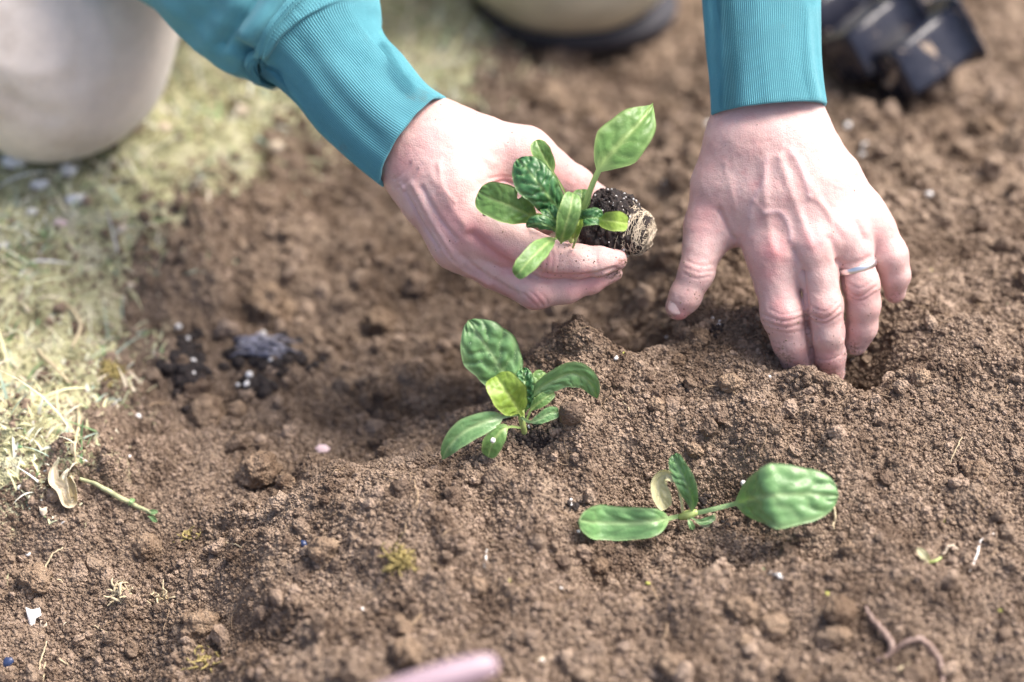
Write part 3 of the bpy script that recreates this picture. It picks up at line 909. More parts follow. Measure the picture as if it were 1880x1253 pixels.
strokes_L = [
    # groove between the index and the back of the middle finger
    ([(868, 432), (900, 462), (945, 492), (1000, 507)], 10, -2.2), ([(1000, 508), (1080, 506), (1130, 493)], 4, -1.3),
    ([(905, 340), (925, 333), (946, 338)], 4, -1.8), ([(900, 328), (925, 325), (948, 327)], 3, -.7), ([(915, 350), (938, 346), (952, 352)], 3, -.7),
    # tendons and veins over the back
    ([(758, 340), (790, 400), (822, 450), (845, 485)], 6, 1.2), ([(745, 352), (778, 412), (806, 455)], 4, -1.2), ([(775, 345), (806, 400), (838, 440)], 4.5, -.9),
    ([(735, 340), (760, 372), (800, 440), (835, 485), (900, 524)], 4, .8), ([(790, 320), (830, 380), (858, 420)], 8, .7),
    ([(806, 300), (812, 340), (835, 370)], 5, .6), ([(860, 240), (880, 280), (905, 300)], 6, .4), ([(850, 470), (890, 505), (950, 540)], 5, -.8),
    # creases on the joints
    ([(985, 452), (992, 475), (990, 497)], 2.3, -.45), ([(996, 450), (1003, 474), (1001, 500)], 2.3, -.5), ([(1008, 450), (1015, 474), (1012, 500)], 2.3, -.45), ([(1021, 456), (1026, 476), (1022, 498)], 2.2, -.3), ([(975, 462), (980, 480), (979, 492)], 2.2, -.35),
    ([(962, 540), (975, 552), (985, 562)], 2.3, -.5), ([(974, 536), (986, 547), (996, 560)], 2.3, -.5), ([(988, 534), (1000, 546), (1006, 558)], 2.3, -.35),
    ([(1003, 474)], 22, .6), ([(986, 545)], 20, .6), ([(1095, 470), (1098, 490)], 2.2, -.3), ([(962, 285)], 36, .5),
    ([(722, 330), (740, 318), (752, 300)], 3, -.5), ([(730, 345), (752, 330), (765, 312)], 3, -.5),
]
paint_L = {
    'red': [([(868, 425), (900, 455), (950, 488)], 24, .75), ([(1003, 478)], 20, .55), ([(985, 550)], 22, .55), ([(1000, 505), (1080, 505)], 10, .6), ([(1090, 462), (1142, 468)], 9, .6), ([(740, 300)], 30, .35),
            ([(1050, 535), (1100, 520)], 16, .45), ([(1010, 300), (1060, 330)], 26, .35), ([(820, 400), (850, 440)], 30, .45), ([(925, 335)], 14, .8), ([(880, 510), (930, 545)], 18, .3), ([(1140, 478)], 14, .5), ([(790, 250)], 30, .2)],
    'vein': [([(735, 330), (775, 400), (815, 465)], 16, .35), ([(745, 352), (778, 412), (806, 455)], 7, .6), ([(775, 345), (806, 400), (838, 440)], 6, .4), ([(835, 470), (880, 505)], 8, .35), ([(925, 334)], 8, .3)],
    'dirt': [([(1145, 480)], 12, .95), ([(1138, 500), (1120, 508)], 10, .95), ([(1125, 520)], 10, .5)],
    'speck': [([(1100, 480), (1020, 470)], 45, 1), ([(935, 420)], 26, 1), ([(1080, 520)], 36, .9), ([(760, 300), (840, 480)], 40, .25)],
}
v, f, at = build_hand(fingers_L, palm_L, .018, .012, None, strokes_L, paint_L)
hand_L = obj('hand', v, f, M['skin'], person, attrs=at)
clinging(hand_L, v, at, 260, 2)
hand_L['label'] = 'bare right hand cupped round the seedling plug'
nail(hand_L, 1142, 477, -15.5, 20, 17, -8, M['dirty_nail'], -18, .3, 35)
nail(hand_L, 1133, 502, -6.5, 20, 12, -28, M['dirty_nail'], -20, .3, 25)

# --- sleeves
def sleeve(name, stations, off_fn, ribs, rib_amp, rib_from, strokes=(), label=None, nu=760, nv=150, hem=True, seed=1, extra=None, flat=.82):
    """stations: (xL, yL, xR, yR, depth). A knitted tube; ribs run along it from station rib_from (0..1) to the hem (1)."""
    st = np.array(stations, float)
    L = P(st[:, 0], st[:, 1], st[:, 4]); R = P(st[:, 2], st[:, 3], st[:, 4])
    q = catmull(np.column_stack([(L + R) / 2, L, R]), nv)
    c, L, R = q[:, :3], q[:, 3:6], q[:, 6:9]
    t = frames(c)
    u = R - L; u -= (u * t).sum(1)[:, None] * t
    rad = np.linalg.norm(R - L, axis=1) / 2; u /= np.linalg.norm(u, axis=1)[:, None]
    w = np.cross(t, u)
    s = np.linspace(0, 1, nv)
    a = np.linspace(0, 2 * math.pi, nu, endpoint=False)
    rr = rad[:, None] * np.ones((1, nu))
    ribm = sstep(rib_from - .01, rib_from + .02, s)[:, None]
    wob = noise2(a[None, :] * 0 + np.cos(a)[None, :] * 3 + seed, s[:, None] * 5 + np.sin(a)[None, :] * 3) * .0012
    if 0 < rib_from < 1 and name == 'sleeve' and extra is not None:
        wob = wob + (.0008 * np.exp(-((s - rib_from + .035) / .03) ** 2) - .0007 * np.exp(-((s - rib_from) / .006) ** 2))[:, None]
    rib = np.cos(a * ribs)[None, :]
    rr = rr + wob + ribm * rib_amp * (np.sign(rib) * np.abs(rib) ** .7)
    v = c[:, None, :] + rr[..., None] * (np.cos(a)[None, :, None] * u[:, None, :] + flat * np.sin(a)[None, :, None] * w[:, None, :])
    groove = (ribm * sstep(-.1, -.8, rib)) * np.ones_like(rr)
    if hem:   # rounded lip and the inside of the cuff
        inner = []
        for k, (ds, dr) in enumerate([(.0006, -.0004), (.0009, -.0012), (.0004, -.0021), (-.004, -.0026), (-.012, -.003), (-.03, -.0034)]):
            inner.append(c[-1][None, :] + t[-1] * ds + (rr[-1] + dr)[:, None] * (np.cos(a)[:, None] * u[-1] + flat * np.sin(a)[:, None] * w[-1]))
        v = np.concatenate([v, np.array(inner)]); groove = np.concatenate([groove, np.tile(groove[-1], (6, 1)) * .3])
    n1 = v.shape[0]
    V = v.reshape(-1, 3); F = grid_faces(n1, nu, True)
    n = normals_of(V, F)
    mid = np.repeat(np.concatenate([c, np.tile(c[-1], (n1 - nv, 1))]), nu, axis=0)
    if ((V - mid) * n)[: nv * nu].sum() < 0: F = F[:, ::-1].copy(); n = -n
    if extra is not None: V = extra(V, n)
    V = sculpt(V, n, strokes)
    return V, F, groove.ravel(), (c, t, u, w, rr, a, rad)

# right of the picture: only the ribbed cuff shows
stR = [(1240, -900, 1560, -900, 1.56), (1262, -560, 1545, -560, 1.49), (1280, -220, 1520, -220, 1.43), (1286, -60, 1506, -62, 1.412), (1290, 0, 1504, -4, 1.408), (1297, 100, 1506, 95, 1.404), (1303, 160, 1511, 148, 1.402), (1306, 209, 1517, 192, 1.401)]
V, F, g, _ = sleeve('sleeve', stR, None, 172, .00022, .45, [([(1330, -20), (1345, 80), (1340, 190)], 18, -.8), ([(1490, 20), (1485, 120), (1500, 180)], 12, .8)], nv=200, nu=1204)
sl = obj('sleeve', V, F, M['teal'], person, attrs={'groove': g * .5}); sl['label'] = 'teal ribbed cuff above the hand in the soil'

# left of the picture: sleeve and ribbed cuff are one knitted tube, parted at the seam
stA = [(-560, -560, -60, -960, 1.66), (-260, -360, 160, -700, 1.60), (-60, -225, 300, -520, 1.545), (90, -120, 400, -390, 1.51), (205, -40, 480, -300, 1.485), (272, 6, 530, -240, 1.47), (330, 70, 575, -185, 1.455), (375, 106, 612, -140, 1.448), (425, 132, 642, -98, 1.441), (462, 146, 657, -64, 1.4375),
       (487, 154, 670, -40, 1.434), (507, 168, 676, -15, 1.4315), (530, 180, 678, 18, 1.427), (557, 203, 697, 60, 1.422), (590, 245, 729, 95, 1.416), (636, 288, 764, 139, 1.408), (664, 312, 794, 166, 1.404), (690, 333, 823, 184, 1.401)]
strA = [([(600, 120), (680, 170), (740, 230)], 26, .8), ([(700, 90), (720, 130), (745, 165)], 20, -.5), ([(560, 90), (640, 180), (700, 240)], 22, -.5), ([(640, 60), (690, 110)], 20, .5),
        ([(480, -40), (455, 10), (425, 52), (405, 84)], 13, -9), ([(520, -30), (480, 40), (440, 78)], 18, 4.5), ([(405, 84), (360, 88), (330, 74)], 22, 3), ([(436, 84), (460, 112), (470, 136)], 14, -9),
        ([(560, -30), (510, 50), (486, 96)], 14, 2.8), ([(385, 20), (345, 50)], 22, -3), ([(395, 124), (425, 134)], 12, 2), ([(300, 10), (330, 50)], 20, 2), ([(600, -10), (550, 20)], 10, -1.6), ([(500, 138), (512, 172)], 12, -2.5)]
def folds(V, n):
    up = sstep(520, 440, project(V)[0])
    return V + n * (noise3(V * 26 + 4) * .0024 * up)[:, None]
NVA, NUA = 260, 1168
q_ = np.array(stA); L_ = P(q_[:, 0], q_[:, 1], q_[:, 4]); R_ = P(q_[:, 2], q_[:, 3], q_[:, 4]); c_ = (L_ + R_) / 2
cum = np.concatenate([[0], np.cumsum(np.linalg.norm(np.diff(np.column_stack([c_, L_])[:, :3], axis=0), axis=1))]); s_seam = cum[10] / cum[-1]
V, F, g, cuff_info = sleeve('sleeve', stA, None, 146, .00026, s_seam, strA, nu=NUA, nv=NVA, seed=3, extra=folds)
row = int(round(s_seam * (NVA - 1)))
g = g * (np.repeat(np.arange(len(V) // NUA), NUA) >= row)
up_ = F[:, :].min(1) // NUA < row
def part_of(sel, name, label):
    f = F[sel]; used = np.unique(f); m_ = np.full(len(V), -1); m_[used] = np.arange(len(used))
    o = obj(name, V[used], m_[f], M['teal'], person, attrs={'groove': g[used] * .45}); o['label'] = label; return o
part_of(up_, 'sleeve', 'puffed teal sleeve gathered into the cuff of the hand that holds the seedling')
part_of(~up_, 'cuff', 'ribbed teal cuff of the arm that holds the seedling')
# seam band over the join, with two rows of stitches
c, t, u, w, rr, a, rad = cuff_info
k = row
ringV = V[row * NUA:(row + 1) * NUA]; rc = ringV.mean(0); rad_dir = ringV - rc; rad_dir /= np.linalg.norm(rad_dir, axis=1)[:, None]
def ring_at(k, dr, ds, st=4):
    return ringV[::st] + t[row] * ds + rad_dir[::st] * dr
prof = [(-.0062, -.0006), (-.0058, .0010), (-.0045, .0019), (-.003, .0023), (-.0010, .0021), (.0004, .0016), (.0012, -.0006)]
V_keep = V; V = np.array([ring_at(row, dr + .0003, ds) for ds, dr in prof]); nn = V.shape[1]
V = V.reshape(-1, 3); F = grid_faces(len(prof), nn, True)
seam = obj('seam', V, F, M['teal'], person, attrs={'groove': np.zeros(len(V))})
st_parts = []
for ds, dr in ((-.0050, .0022), (-.0002, .0025), (.0022, .0012)):
    for q0 in range(0, NUA, 8):
        b = [ringV[(q0 + e) % NUA] + t[row] * (ds + sg * .0005) + rad_dir[(q0 + e) % NUA] * dr for e, sg in ((0, -1), (2, 0), (4, 1))]
        st_parts.append(tube(b, [.00018, .0003, .00018], 4, n=4))
V, F = join(st_parts)
so = obj('stitches', V, F, M['teal'], seam); so['kind'] = 'stuff'

# --- knee and boot behind
def blob_body(name, cones, k, mat, h, amp, freq, seed, strokes=()):
    pts = [(np.array(p), r) for c_ in cones for p, r in c_]
    lo = np.min([p - r for p, r in pts], 0) - .01; hi = np.max([p + r for p, r in pts], 0) + .01
    F = Field(lo, hi, h); f_ = None
    for c_ in cones:
        g_ = F.chain(c_, k); f_ = g_ if f_ is None else smin(f_, g_, k)
    V, Q = surface_nets(f_, F.lo, h); n = normals_of(V, Q)
    if ((V - V.mean(0)) * n).sum() < 0: Q = Q[:, ::-1].copy(); n = -n
    V = V + n * (noise3(V * freq + seed) * amp)[:, None]
    V = sculpt(V, n, strokes)
    return V, Q
dk = project(on_ground(96, 241))[2] - .044; kn = P(96, 78, dk); rk = 207 * K * dk; zk = kn[2] - rk
V, Q = blob_body('trouser_leg', [[(kn, rk), (kn + (.05, .16, .17), .088), (kn + (.09, .32, .30), .10)], [(kn + (0, .01, -.004), rk * .92), (kn + (.0, .18, .005), .062), (kn + (.0, .38, .01), .052)]], .03, None, .0038, .004, 14, 3,
                 [([(0, 170), (60, 205), (110, 215)], 16, -2), ([(0, 120), (60, 135), (120, 120)], 18, 1.6), ([(180, 20), (205, 80), (200, 140)], 18, 1.5), ([(120, 0), (150, 60), (140, 150)], 16, -1.5)])
V[:, 2] = np.maximum(V[:, 2], zk + .003)
tl = obj('trouser_leg', V, Q, M['cream'], person, attrs={'groove': np.zeros(len(V))}); tl['label'] = 'kneeling leg in pale cream trousers'
db = project(on_ground(1050, 12))[2] - .055; bt = P(1050, -132, db); rb = 176 * K * db
b1, b2 = P(1015, -130, db), P(1085, -133, db)
V, Q = blob_body('boot', [[(b1, rb), (b2, rb)], [(bt, rb), (bt + (-.01, .10, .012), .066), (bt + (-.015, .20, .02), .056)], [(bt + (-.013, .16, .03), .058), (bt + (-.02, .19, .16), .060), (bt + (-.025, .20, .30), .068)]], .03, None, .0035, .0015, 12, 5)
V[:, 2] = np.maximum(V[:, 2], bt[2] - rb * .92)
boot = obj('boot', V, Q, M['bootcream'], person); boot['label'] = 'cream rubber boot toe'
sole_pts = []
na, prof = 72, [(-.0, .93), (.003, .98), (.012, 1.0), (.015, .97), (.015, .2)]
cx, cy = bt[0], bt[1]
zs = bt[2] - rb * .92 - .010
for dz, sc_ in prof:
    for i in range(na):
        th = 2 * math.pi * i / na; ex, ey = math.cos(th), math.sin(th)
        yy = ey * .058 if ey < 0 else ey * .26
        sole_pts.append((cx + .004 + ex * .078 * sc_ - max(0, ey) * .015, cy + yy * sc_, zs + dz))
V = np.array(sole_pts); F = grid_faces(len(prof), na, True)
obj('sole', V, F, M['sole'], boot)

# the trunk of the gardener, bent over the bed just beyond the top of the picture
def W(x, y, z): return np.array([x, y, z])
aL, aR = cuff_info[0][2], P(1400, -860, 1.56)
shL, shR = W(-.20, .56, .66), W(.24, .56, .66)
V, Q = blob_body('sweatshirt', [[(W(-.08, .86, .26), .150), (W(-.02, .72, .46), .155), (W(.01, .60, .62), .150)], [(W(.12, .86, .26), .150), (W(.08, .72, .46), .155), (W(.03, .60, .62), .150)],
    [(W(.02, .60, .64), .13), (shL, .078)], [(W(.02, .60, .64), .13), (shR, .078)], [(W(.02, .55, .70), .07), (W(.02, .50, .76), .062)],
    [(shL, .075), ((shL + aL) / 2 + W(-.05, .03, 0), .062), (aL, .052)], [(shR, .075), ((shR + aR) / 2 + W(.05, .03, 0), .062), (aR, .052)]], .05, None, .007, .006, 9, 8)
sw = obj('sweatshirt', V, Q, M['teal'], person, attrs={'groove': np.zeros(len(V))})
# ------------------------------------------------------------------ spinach leaves
def leaf(parent, pts, W, mat='leaf', petiole=0.0, roll=0.0, fold=.25, quilt=.5, seed=0, pw=4.0, tip=.55, nlat=6, curl=0.0, notch=None, facing=None, name='leaf', wavy=.6, label=None, pale=0.0, base=.62):
    """pts: (px, py, depth m) from base to tip. W: full width in photo pixels. petiole: share of the length that is stalk."""
    p = np.array(pts, float)
    w3 = P(p[:, 0], p[:, 1], p[:, 2]); nu = 64
    c = catmull(w3, nu); s = np.linspace(0, 1, nu)
    sc_ = K * p[:, 2].mean(); half = W * sc_ / 2; pr = pw * sc_ / 2
    t = frames(c)
    N0 = np.array(facing if facing is not None else -FWD, float)
    S = np.cross(t, N0); S /= np.linalg.norm(S, axis=1)[:, None]
    N = np.cross(S, t)
    ra = math.radians(roll); S, N = S * math.cos(ra) + N * math.sin(ra), N * math.cos(ra) - S * math.sin(ra)
    b = np.clip((s - petiole) / max(1e-6, 1 - petiole), 0, 1)
    prof = b ** base * (1 - b) ** tip; prof /= prof.max()
    rr = np.random.default_rng(seed)
    nv = 25; vv = np.linspace(-1, 1, nv)
    wid = np.maximum(half * prof, pr * np.where(s < petiole, 1, 1 - b) * .9 + .00008)
    k1, k2 = rr.uniform(0, 20, 2)
    jag = 1 + .05 * noise2(b[:, None] * 5 + k1, np.sign(vv)[None, :] * 7.3 + 0 * b[:, None]) * 2
    x = vv[None, :] * wid[:, None] * jag
    if notch is not None:
        nb, sd, dep = notch
        x = np.where((np.sign(vv)[None, :] == sd), x * (1 - dep * np.exp(-((b[:, None] - nb) / .035) ** 2) * np.abs(vv)[None, :] ** 2), x)
    av = np.abs(vv)[None, :]
    inb = sstep(petiole, petiole + .12, s)[:, None]
    ph = b[:, None] * nlat - av * 1.15 + .42 * noise2(b[:, None] * 5 + k2, vv[None, :] * 2.5) + (vv[None, :] > 0) * .5
    fr = np.abs((ph % 1) - .5) * 2                       # 1 at a lateral vein
    lat = sstep(.74, .97, fr)
    mid = np.exp(-(x / ((pr * .8 + .0003) * (1.15 - .6 * b[:, None]))) ** 2)
    dome = (1 - sstep(.3, 1, fr)) * (av ** .5) * (1 - av ** 3) 
    q = quilt * half * .15 * (dome - lat * .35) * inb
    q = q + noise2(b[:, None] * 8 + k1, vv[None, :] * 3 + k2) * (quilt + .3) * half * .075 * inb * (1 - av ** 4)
    wave = wavy * half * .09 * av ** 2 * np.sin(b[:, None] * rr.uniform(9, 13) + k1 + (vv[None, :] > 0) * 2.1) * inb
    lift = np.sin(fold) * np.abs(x) + curl * half * av ** 3 * inb + q + wave - mid * half * .03 * inb
    side = np.cos(fold) * x
    V = c[:, None, :] + side[..., None] * S[:, None, :] + lift[..., None] * N[:, None, :]
    th = (.00022 + .0010 * (pr / .0006) * mid * np.where(inb < 1, 1, .45) * (1 - .7 * b[:, None]))
    back = V - th[..., None] * N[:, None, :]
    n1 = nu * nv; F = grid_faces(nu, nv)
    rim = [i * nv for i in range(nu)] + [(nu - 1) * nv + j for j in range(1, nv)] + [i * nv + nv - 1 for i in range(nu - 2, -1, -1)] + [j for j in range(nv - 2, 0, -1)]
    side_f = np.array([[rim[i], rim[i] + n1, rim[(i + 1) % len(rim)] + n1, rim[(i + 1) % len(rim)]] for i in range(len(rim))])
    F = np.vstack([F, F[:, ::-1] + n1, side_f])
    vein = np.clip(mid * (1.1 - .35 * b[:, None]) + lat * .26 * (1 - av ** 4), 0, 1) * inb + (1 - inb)
    edge = sstep(.70, 1, av) * .55 * inb * np.ones_like(vein)
    pal = pale * sstep(.1, .9, av) + np.zeros_like(vein)
    V = np.concatenate([V.reshape(-1, 3), back.reshape(-1, 3)])
    at = {'vein': np.tile(vein.ravel(), 2), 'edge': np.tile(edge.ravel(), 2), 'pale': np.concatenate([pal.ravel(), np.maximum(pal, .45 * inb).ravel()])}
    o = obj(name, V, F, M[mat], parent, attrs=at)
    if label: o['label'] = label
    return o

def stem_tube(parent, pts, rad, name='stem', mat='stem', n=None):
    p = np.array(pts, float)
    w3 = P(p[:, 0], p[:, 1], p[:, 2])
    V, F = join([tube(w3, rad, 9, n=n)])
    return obj(name, V, F, M[mat], parent)

def little(name, label, cat, V, F, mat, group=None):
    o = obj(name, V, F, M[mat]); return tag(o, label, cat, group)

# ------------------------------------------------------------------ seedling in the hand
h0 = 1.372
sp_root = P(1062, 425, 1.39)
held = empty('held_seedling', sp_root)
tag(held, 'young spinach seedling with its root plug held in the cupped hand', 'seedling')
LV = []
def hl(*a, **k): LV.append(leaf(held, *a, **k))
hl([(1050, 436, 1.372), (1070, 385, 1.362), (1100, 312, 1.354), (1140, 262, 1.352), (1177, 222, 1.356), (1199, 189, 1.366)], 90, 'leaf', .44, 8, .22, .35, 31, 11, 1.25, 7, base=.85, label='tall pointed leaf standing on a long stalk')
hl([(1030, 402, 1.368), (1020, 380, 1.360), (990, 340, 1.350), (965, 308, 1.352), (950, 293, 1.358)], 74, 'leafdark', .03, -6, -.22, 1.0, 32, 5, .42, 7, label='dark puckered leaf')
hl([(1012, 415, 1.372), (985, 402, 1.364), (940, 380, 1.356), (905, 366, 1.356), (878, 352, 1.360)], 70, 'leaf', .26, 10, .12, .35, 33, 4, .42, 6, notch=(.40, 1, .55), label='broad leaf with a torn notch')
hl([(1046, 372, 1.384), (1030, 340, 1.384), (1010, 308, 1.384), (992, 275, 1.382), (984, 257, 1.384)], 36, 'leaf', .48, 0, .2, .2, 34, 3.5, .5, 5)
hl([(1034, 434, 1.366), (1010, 443, 1.352), (980, 470, 1.338), (957, 496, 1.334), (946, 508, 1.336)], 40, 'leaf', .22, -8, .15, .2, 35, 5, .4, 6)
hl([(1030, 448, 1.362), (1036, 425, 1.350), (1046, 390, 1.346), (1050, 368, 1.348), (1053, 354, 1.352)], 42, 'leaf', .04, -10, .1, .2, 36, 4, .36, 5)
hl([(1062, 398, 1.382), (1066, 378, 1.380), (1068, 360, 1.380), (1068, 348, 1.384)], 34, 'leaf', .05, 0, .2, .2, 37, 3, .4, 4)
hl([(1056, 412, 1.366), (1072, 402, 1.356), (1090, 400, 1.354), (1106, 402, 1.358)], 36, 'leafdark', .0, 15, .35, .9, 38, 4, .3, 5)
hl([(1098, 402, 1.358), (1108, 404, 1.350), (1130, 407, 1.346), (1153, 410, 1.350)], 37, 'leaflime', .14, 0, .1, .05, 39, 4, .34, 3, label='rounded yellow green seed leaf')
hl([(1028, 428, 1.360), (1008, 416, 1.350), (985, 411, 1.348), (966, 416, 1.354)], 30, 'leafdark', .0, 20, -.3, 1.0, 40, 4, .35, 5, curl=-.4)
hl([(1030, 420, 1.362), (1018, 402, 1.356), (1008, 388, 1.356), (1000, 380, 1.36)], 32, 'leafdark', .0, -10, .35, 1.0, 41, 4, .35, 5)
hl([(1050, 438, 1.364), (1056, 425, 1.358), (1062, 412, 1.356), (1064, 402, 1.358)], 24, 'leaflime', .05, 25, .3, .1, 42, 3, .4, 3)
hl([(1018, 412, 1.374), (1000, 404, 1.374), (985, 402, 1.374), (975, 402, 1.376)], 20, 'leaflime', .1, 0, .1, .1, 43, 3, .4, 3)
stem_tube(held, [(1038, 402, 1.368), (1040, 425, 1.370), (1050, 444, 1.376)], [.0016, .0018, .0016])
stem_tube(held, [(1062, 430, 1.364), (1055, 446, 1.366), (1052, 455, 1.372)], [.0006, .0007, .0007], 'stalk')

# root plug: dark peat, perlite grains, a net of white roots round its foot
ax0, ax1 = P(1082, 402, 1.406), P(1194, 434, 1.394)
axd = ax1 - ax0; axl = np.linalg.norm(axd); axd /= axl
pu = np.cross(axd, FWD); pu /= np.linalg.norm(pu); pw_ = np.cross(axd, pu)
def plug_r(s, th):
    r = np.interp(s, [-.02, .0, .06, .25, .55, .72, .88, .97, 1.0], [.001, .012, .0175, .0195, .0185, .0140, .0125, .0098, .001])
    sq = (np.abs(np.cos(th)) ** 4 + np.abs(np.sin(th)) ** 4) ** -.25
    return r * (1 + .35 * (sq - 1))
def plug_p(s, th, dr=0.0):
    s = np.asarray(s, float); th = np.asarray(th, float)
    r = plug_r(s, th) + dr
    p = ax0 + (s * axl)[..., None] * axd + (r * np.cos(th))[..., None] * pu + (r * np.sin(th))[..., None] * pw_
    return p
nu, nv = 90, 120
S_, T_ = np.meshgrid(np.linspace(-.02, 1, nu), np.linspace(0, 2 * math.pi, nv, endpoint=False), indexing='ij')
V = plug_p(S_, T_); d_ = V - (ax0 + (S_ * axl)[..., None] * axd); d_ /= np.maximum(np.linalg.norm(d_, axis=-1), 1e-6)[..., None]
rough_ = np.interp(S_, [0, .6, .75, 1], [1, 1, .5, .4])
V = V + d_ * ((noise3(V * 170) * .0030 + noise3(V * 420) * .0016 + np.abs(noise3(V * 900)) * .0010) * rough_)[..., None]
V = V.reshape(-1, 3); F = grid_faces(nu, nv, True)
plug = obj('root_plug', V, F, M['peat'], held); plug['label'] = 'dark peat root plug bound with white roots at its foot'
rr = np.random.default_rng(50); pp = []
for i in range(520):
    s, th = rr.uniform(-.01, .70), rr.uniform(0, 6.28)
    pp.append(lump(plug_p(s, th, rr.uniform(-.0003, .0008)), rr.uniform(.0005, .0014), 1, .6, i)[:2])
V, F = join(pp); o = obj('peat_crumbs', V, F, M['peat'], plug); o['kind'] = 'stuff'
pp = []
for i in range(105):
    s, th = rr.uniform(0, .75), rr.uniform(0, 6.28)
    pp.append(lump(plug_p(s, th, .0006), rr.uniform(.00030, .00095), 1, .4, i)[:2])
V, F = join(pp); o = obj('perlite_grains', V, F, M['perlite'], plug); o['kind'] = 'stuff'
pp = []
for i in range(95):
    s0 = rr.uniform(.70, .99); th0 = rr.uniform(0, 6.28); n_ = 9
    ss = np.clip(s0 + np.cumsum(rr.normal(0, .035, n_)), .62, 1.0); tt = th0 + np.cumsum(rr.normal(rr.choice([-.16, .16]), .16, n_))
    pp.append(tube(plug_p(ss, tt, .0005), rr.uniform(.00012, .00024), 4, n=20))
for i in range(30):      # roots over the foot
    th = rr.uniform(0, 6.28); e = plug_p(np.array([.93]), np.array([th]))[0]; e2 = plug_p(np.array([.95]), np.array([th + rr.uniform(1.5, 3.5)]))[0]
    mid_ = ax0 + axd * axl * 1.0 + (pu * rr.uniform(-.006, .006) + pw_ * rr.uniform(-.006, .006)) + axd * .0008
    pp.append(tube([e, (e + mid_) / 2 + axd * .001, mid_, (e2 + mid_) / 2 + axd * .001, e2], rr.uniform(.00015, .0003), 4, n=16))
V, F = join(pp); o = obj('roots', V, F, M['rootwhite'], plug); o['kind'] = 'stuff'

# ------------------------------------------------------------------ seedling planted in the bed
gs = on_ground(964, 800)
dS = project(gs)[2]
planted = empty('planted_seedling', gs)
tag(planted, 'spinach seedling freshly planted upright in the soil ridge', 'seedling')
d = dS - .006
def pl(*a, **k): leaf(planted, *a, **k)
pl([(957, 768, d), (950, 740, d - .002), (934, 702, d + .002), (905, 655, d - .004), (880, 618, d - .008), (860, 588, d - .006)], 102, 'leafcool', .30, 0, -.10, .8, 51, 8, .62, 4, base=.55, wavy=.3, label='largest leaf, broad and glossy')
pl([(959, 764, d - .004), (948, 745, d - .010), (932, 722, d - .016), (918, 702, d - .016), (910, 690, d - .012)], 68, 'leaflime', .10, -6, .30, .3, 52, 8, .50, 5, label='yellow green leaf facing the front')
pl([(964, 756, d), (966, 735, d - .003), (964, 705, d - .004), (960, 677, d + .002)], 38, 'leafdark', .04, 8, .30, 1.6, 53, 5, .45, 6, label='small dark crinkled leaf')
pl([(972, 740, d + .008), (982, 720, d + .010), (990, 700, d + .012), (1000, 683, d + .014)], 38, 'leaf', .08, 0, .1, .3, 54, 4, .4, 5)
pl([(966, 752, d), (978, 726, d - .002), (1010, 702, d - .006), (1050, 687, d - .008), (1080, 700, d - .004), (1096, 732, d + .004)], 50, 'leafcool', .10, -24, .15, .5, 55, 8, .80, 6, base=.9, label='long leaf arching down to the soil')
pl([(967, 772, d), (976, 752, d - .002), (995, 735, d - .004), (1018, 721, d - .002)], 24, 'leaf', .28, 6, .2, .3, 56, 4, .45, 5)
pl([(956, 766, d - .002), (972, 775, d - .008), (990, 770, d - .010), (1008, 760, d - .010), (1026, 757, d - .008)], 25, 'leafcool', .34, -8, .15, .3, 57, 5, .26, 4, label='small leaf with a pale torn tip')
pl([(955, 760, d - .003), (930, 764, d - .010), (890, 775, d - .016), (850, 795, d - .018), (825, 820, d - .016), (812, 845, d - .010)], 46, 'leafcool', .22, 6, .18, .2, 58, 7, .85, 6, label='long narrow leaf reaching left')
pl([(956, 786, d - .002), (938, 784, d - .010), (922, 790, d - .014), (906, 812, d - .014), (896, 840, d - .010)], 37, 'leaf', .34, 0, .12, .15, 59, 4, .42, 4, label='small oval leaf with a white grain on it')
stem_tube(planted, [(957, 752, d - .001), (958, 772, d), (962, 790, dS - .002), (964, 812, dS + .006)], [.0020, .0019, .0017, .0014])
gr = P(905, 809, d - .0168)
V, F = lump(gr, .0015, 2, .25, 5); tag(obj('perlite_grain', V, F, M['perlite']), 'white perlite grain lying on the small oval leaf of the planted seedling', 'perlite grain', 'white perlite grains')
drops = [(863, 630, 2.6), (899, 653, 3.0), (882, 664, 3.6), (911, 682, 2.4), (915, 720, 2.2), (931, 725, 2.0)]
pp = []
M['dew'] = plain('dew', (.75, .85, .75), .04, .8, .0, 100, Transmission_Weight=1.0, IOR=1.33)

# the dark plug of the planted seedling
def peat_clump(px, py, w, hgt, n, label, seed, grains=0, parent=None, rmax=.0022):
    rr = np.random.default_rng(seed); pp = []; gg = []
    for i in range(n):
        x = px + rr.normal() * w * .5; y = py + rr.normal() * hgt * .5
        p = on_ground(x, y); r = rr.uniform(.0007, rmax)
        pp.append(lump(p + np.array([0, 0, r * .3]), r, 1, .5, seed * 100 + i)[:2])
    V, F = join(pp)
    if parent is not None:
        o = obj('peat', V, F, M['peat'], parent); o['kind'] = 'stuff'
    else:
        o = tag(obj('peat_clump', V, F, M['peat']), label, 'peat clump', 'dark peat clumps')
    for i in range(grains):
        p = on_ground(px + rr.normal() * w * .5, py + rr.normal() * hgt * .9)
        V, F = lump(p + np.array([0, 0, .001 + (.003 if rmax > .004 else 0)]), rr.uniform(.0006, .0014) * (1.7 if rmax > .004 else 1), 2, .3, seed * 77 + i)
        g_ = obj('perlite_grain', V, F, M['perlite'], o)
    return o
peat_clump(984, 805, 24, 18, 380, '', 61, 3, planted, .0016)

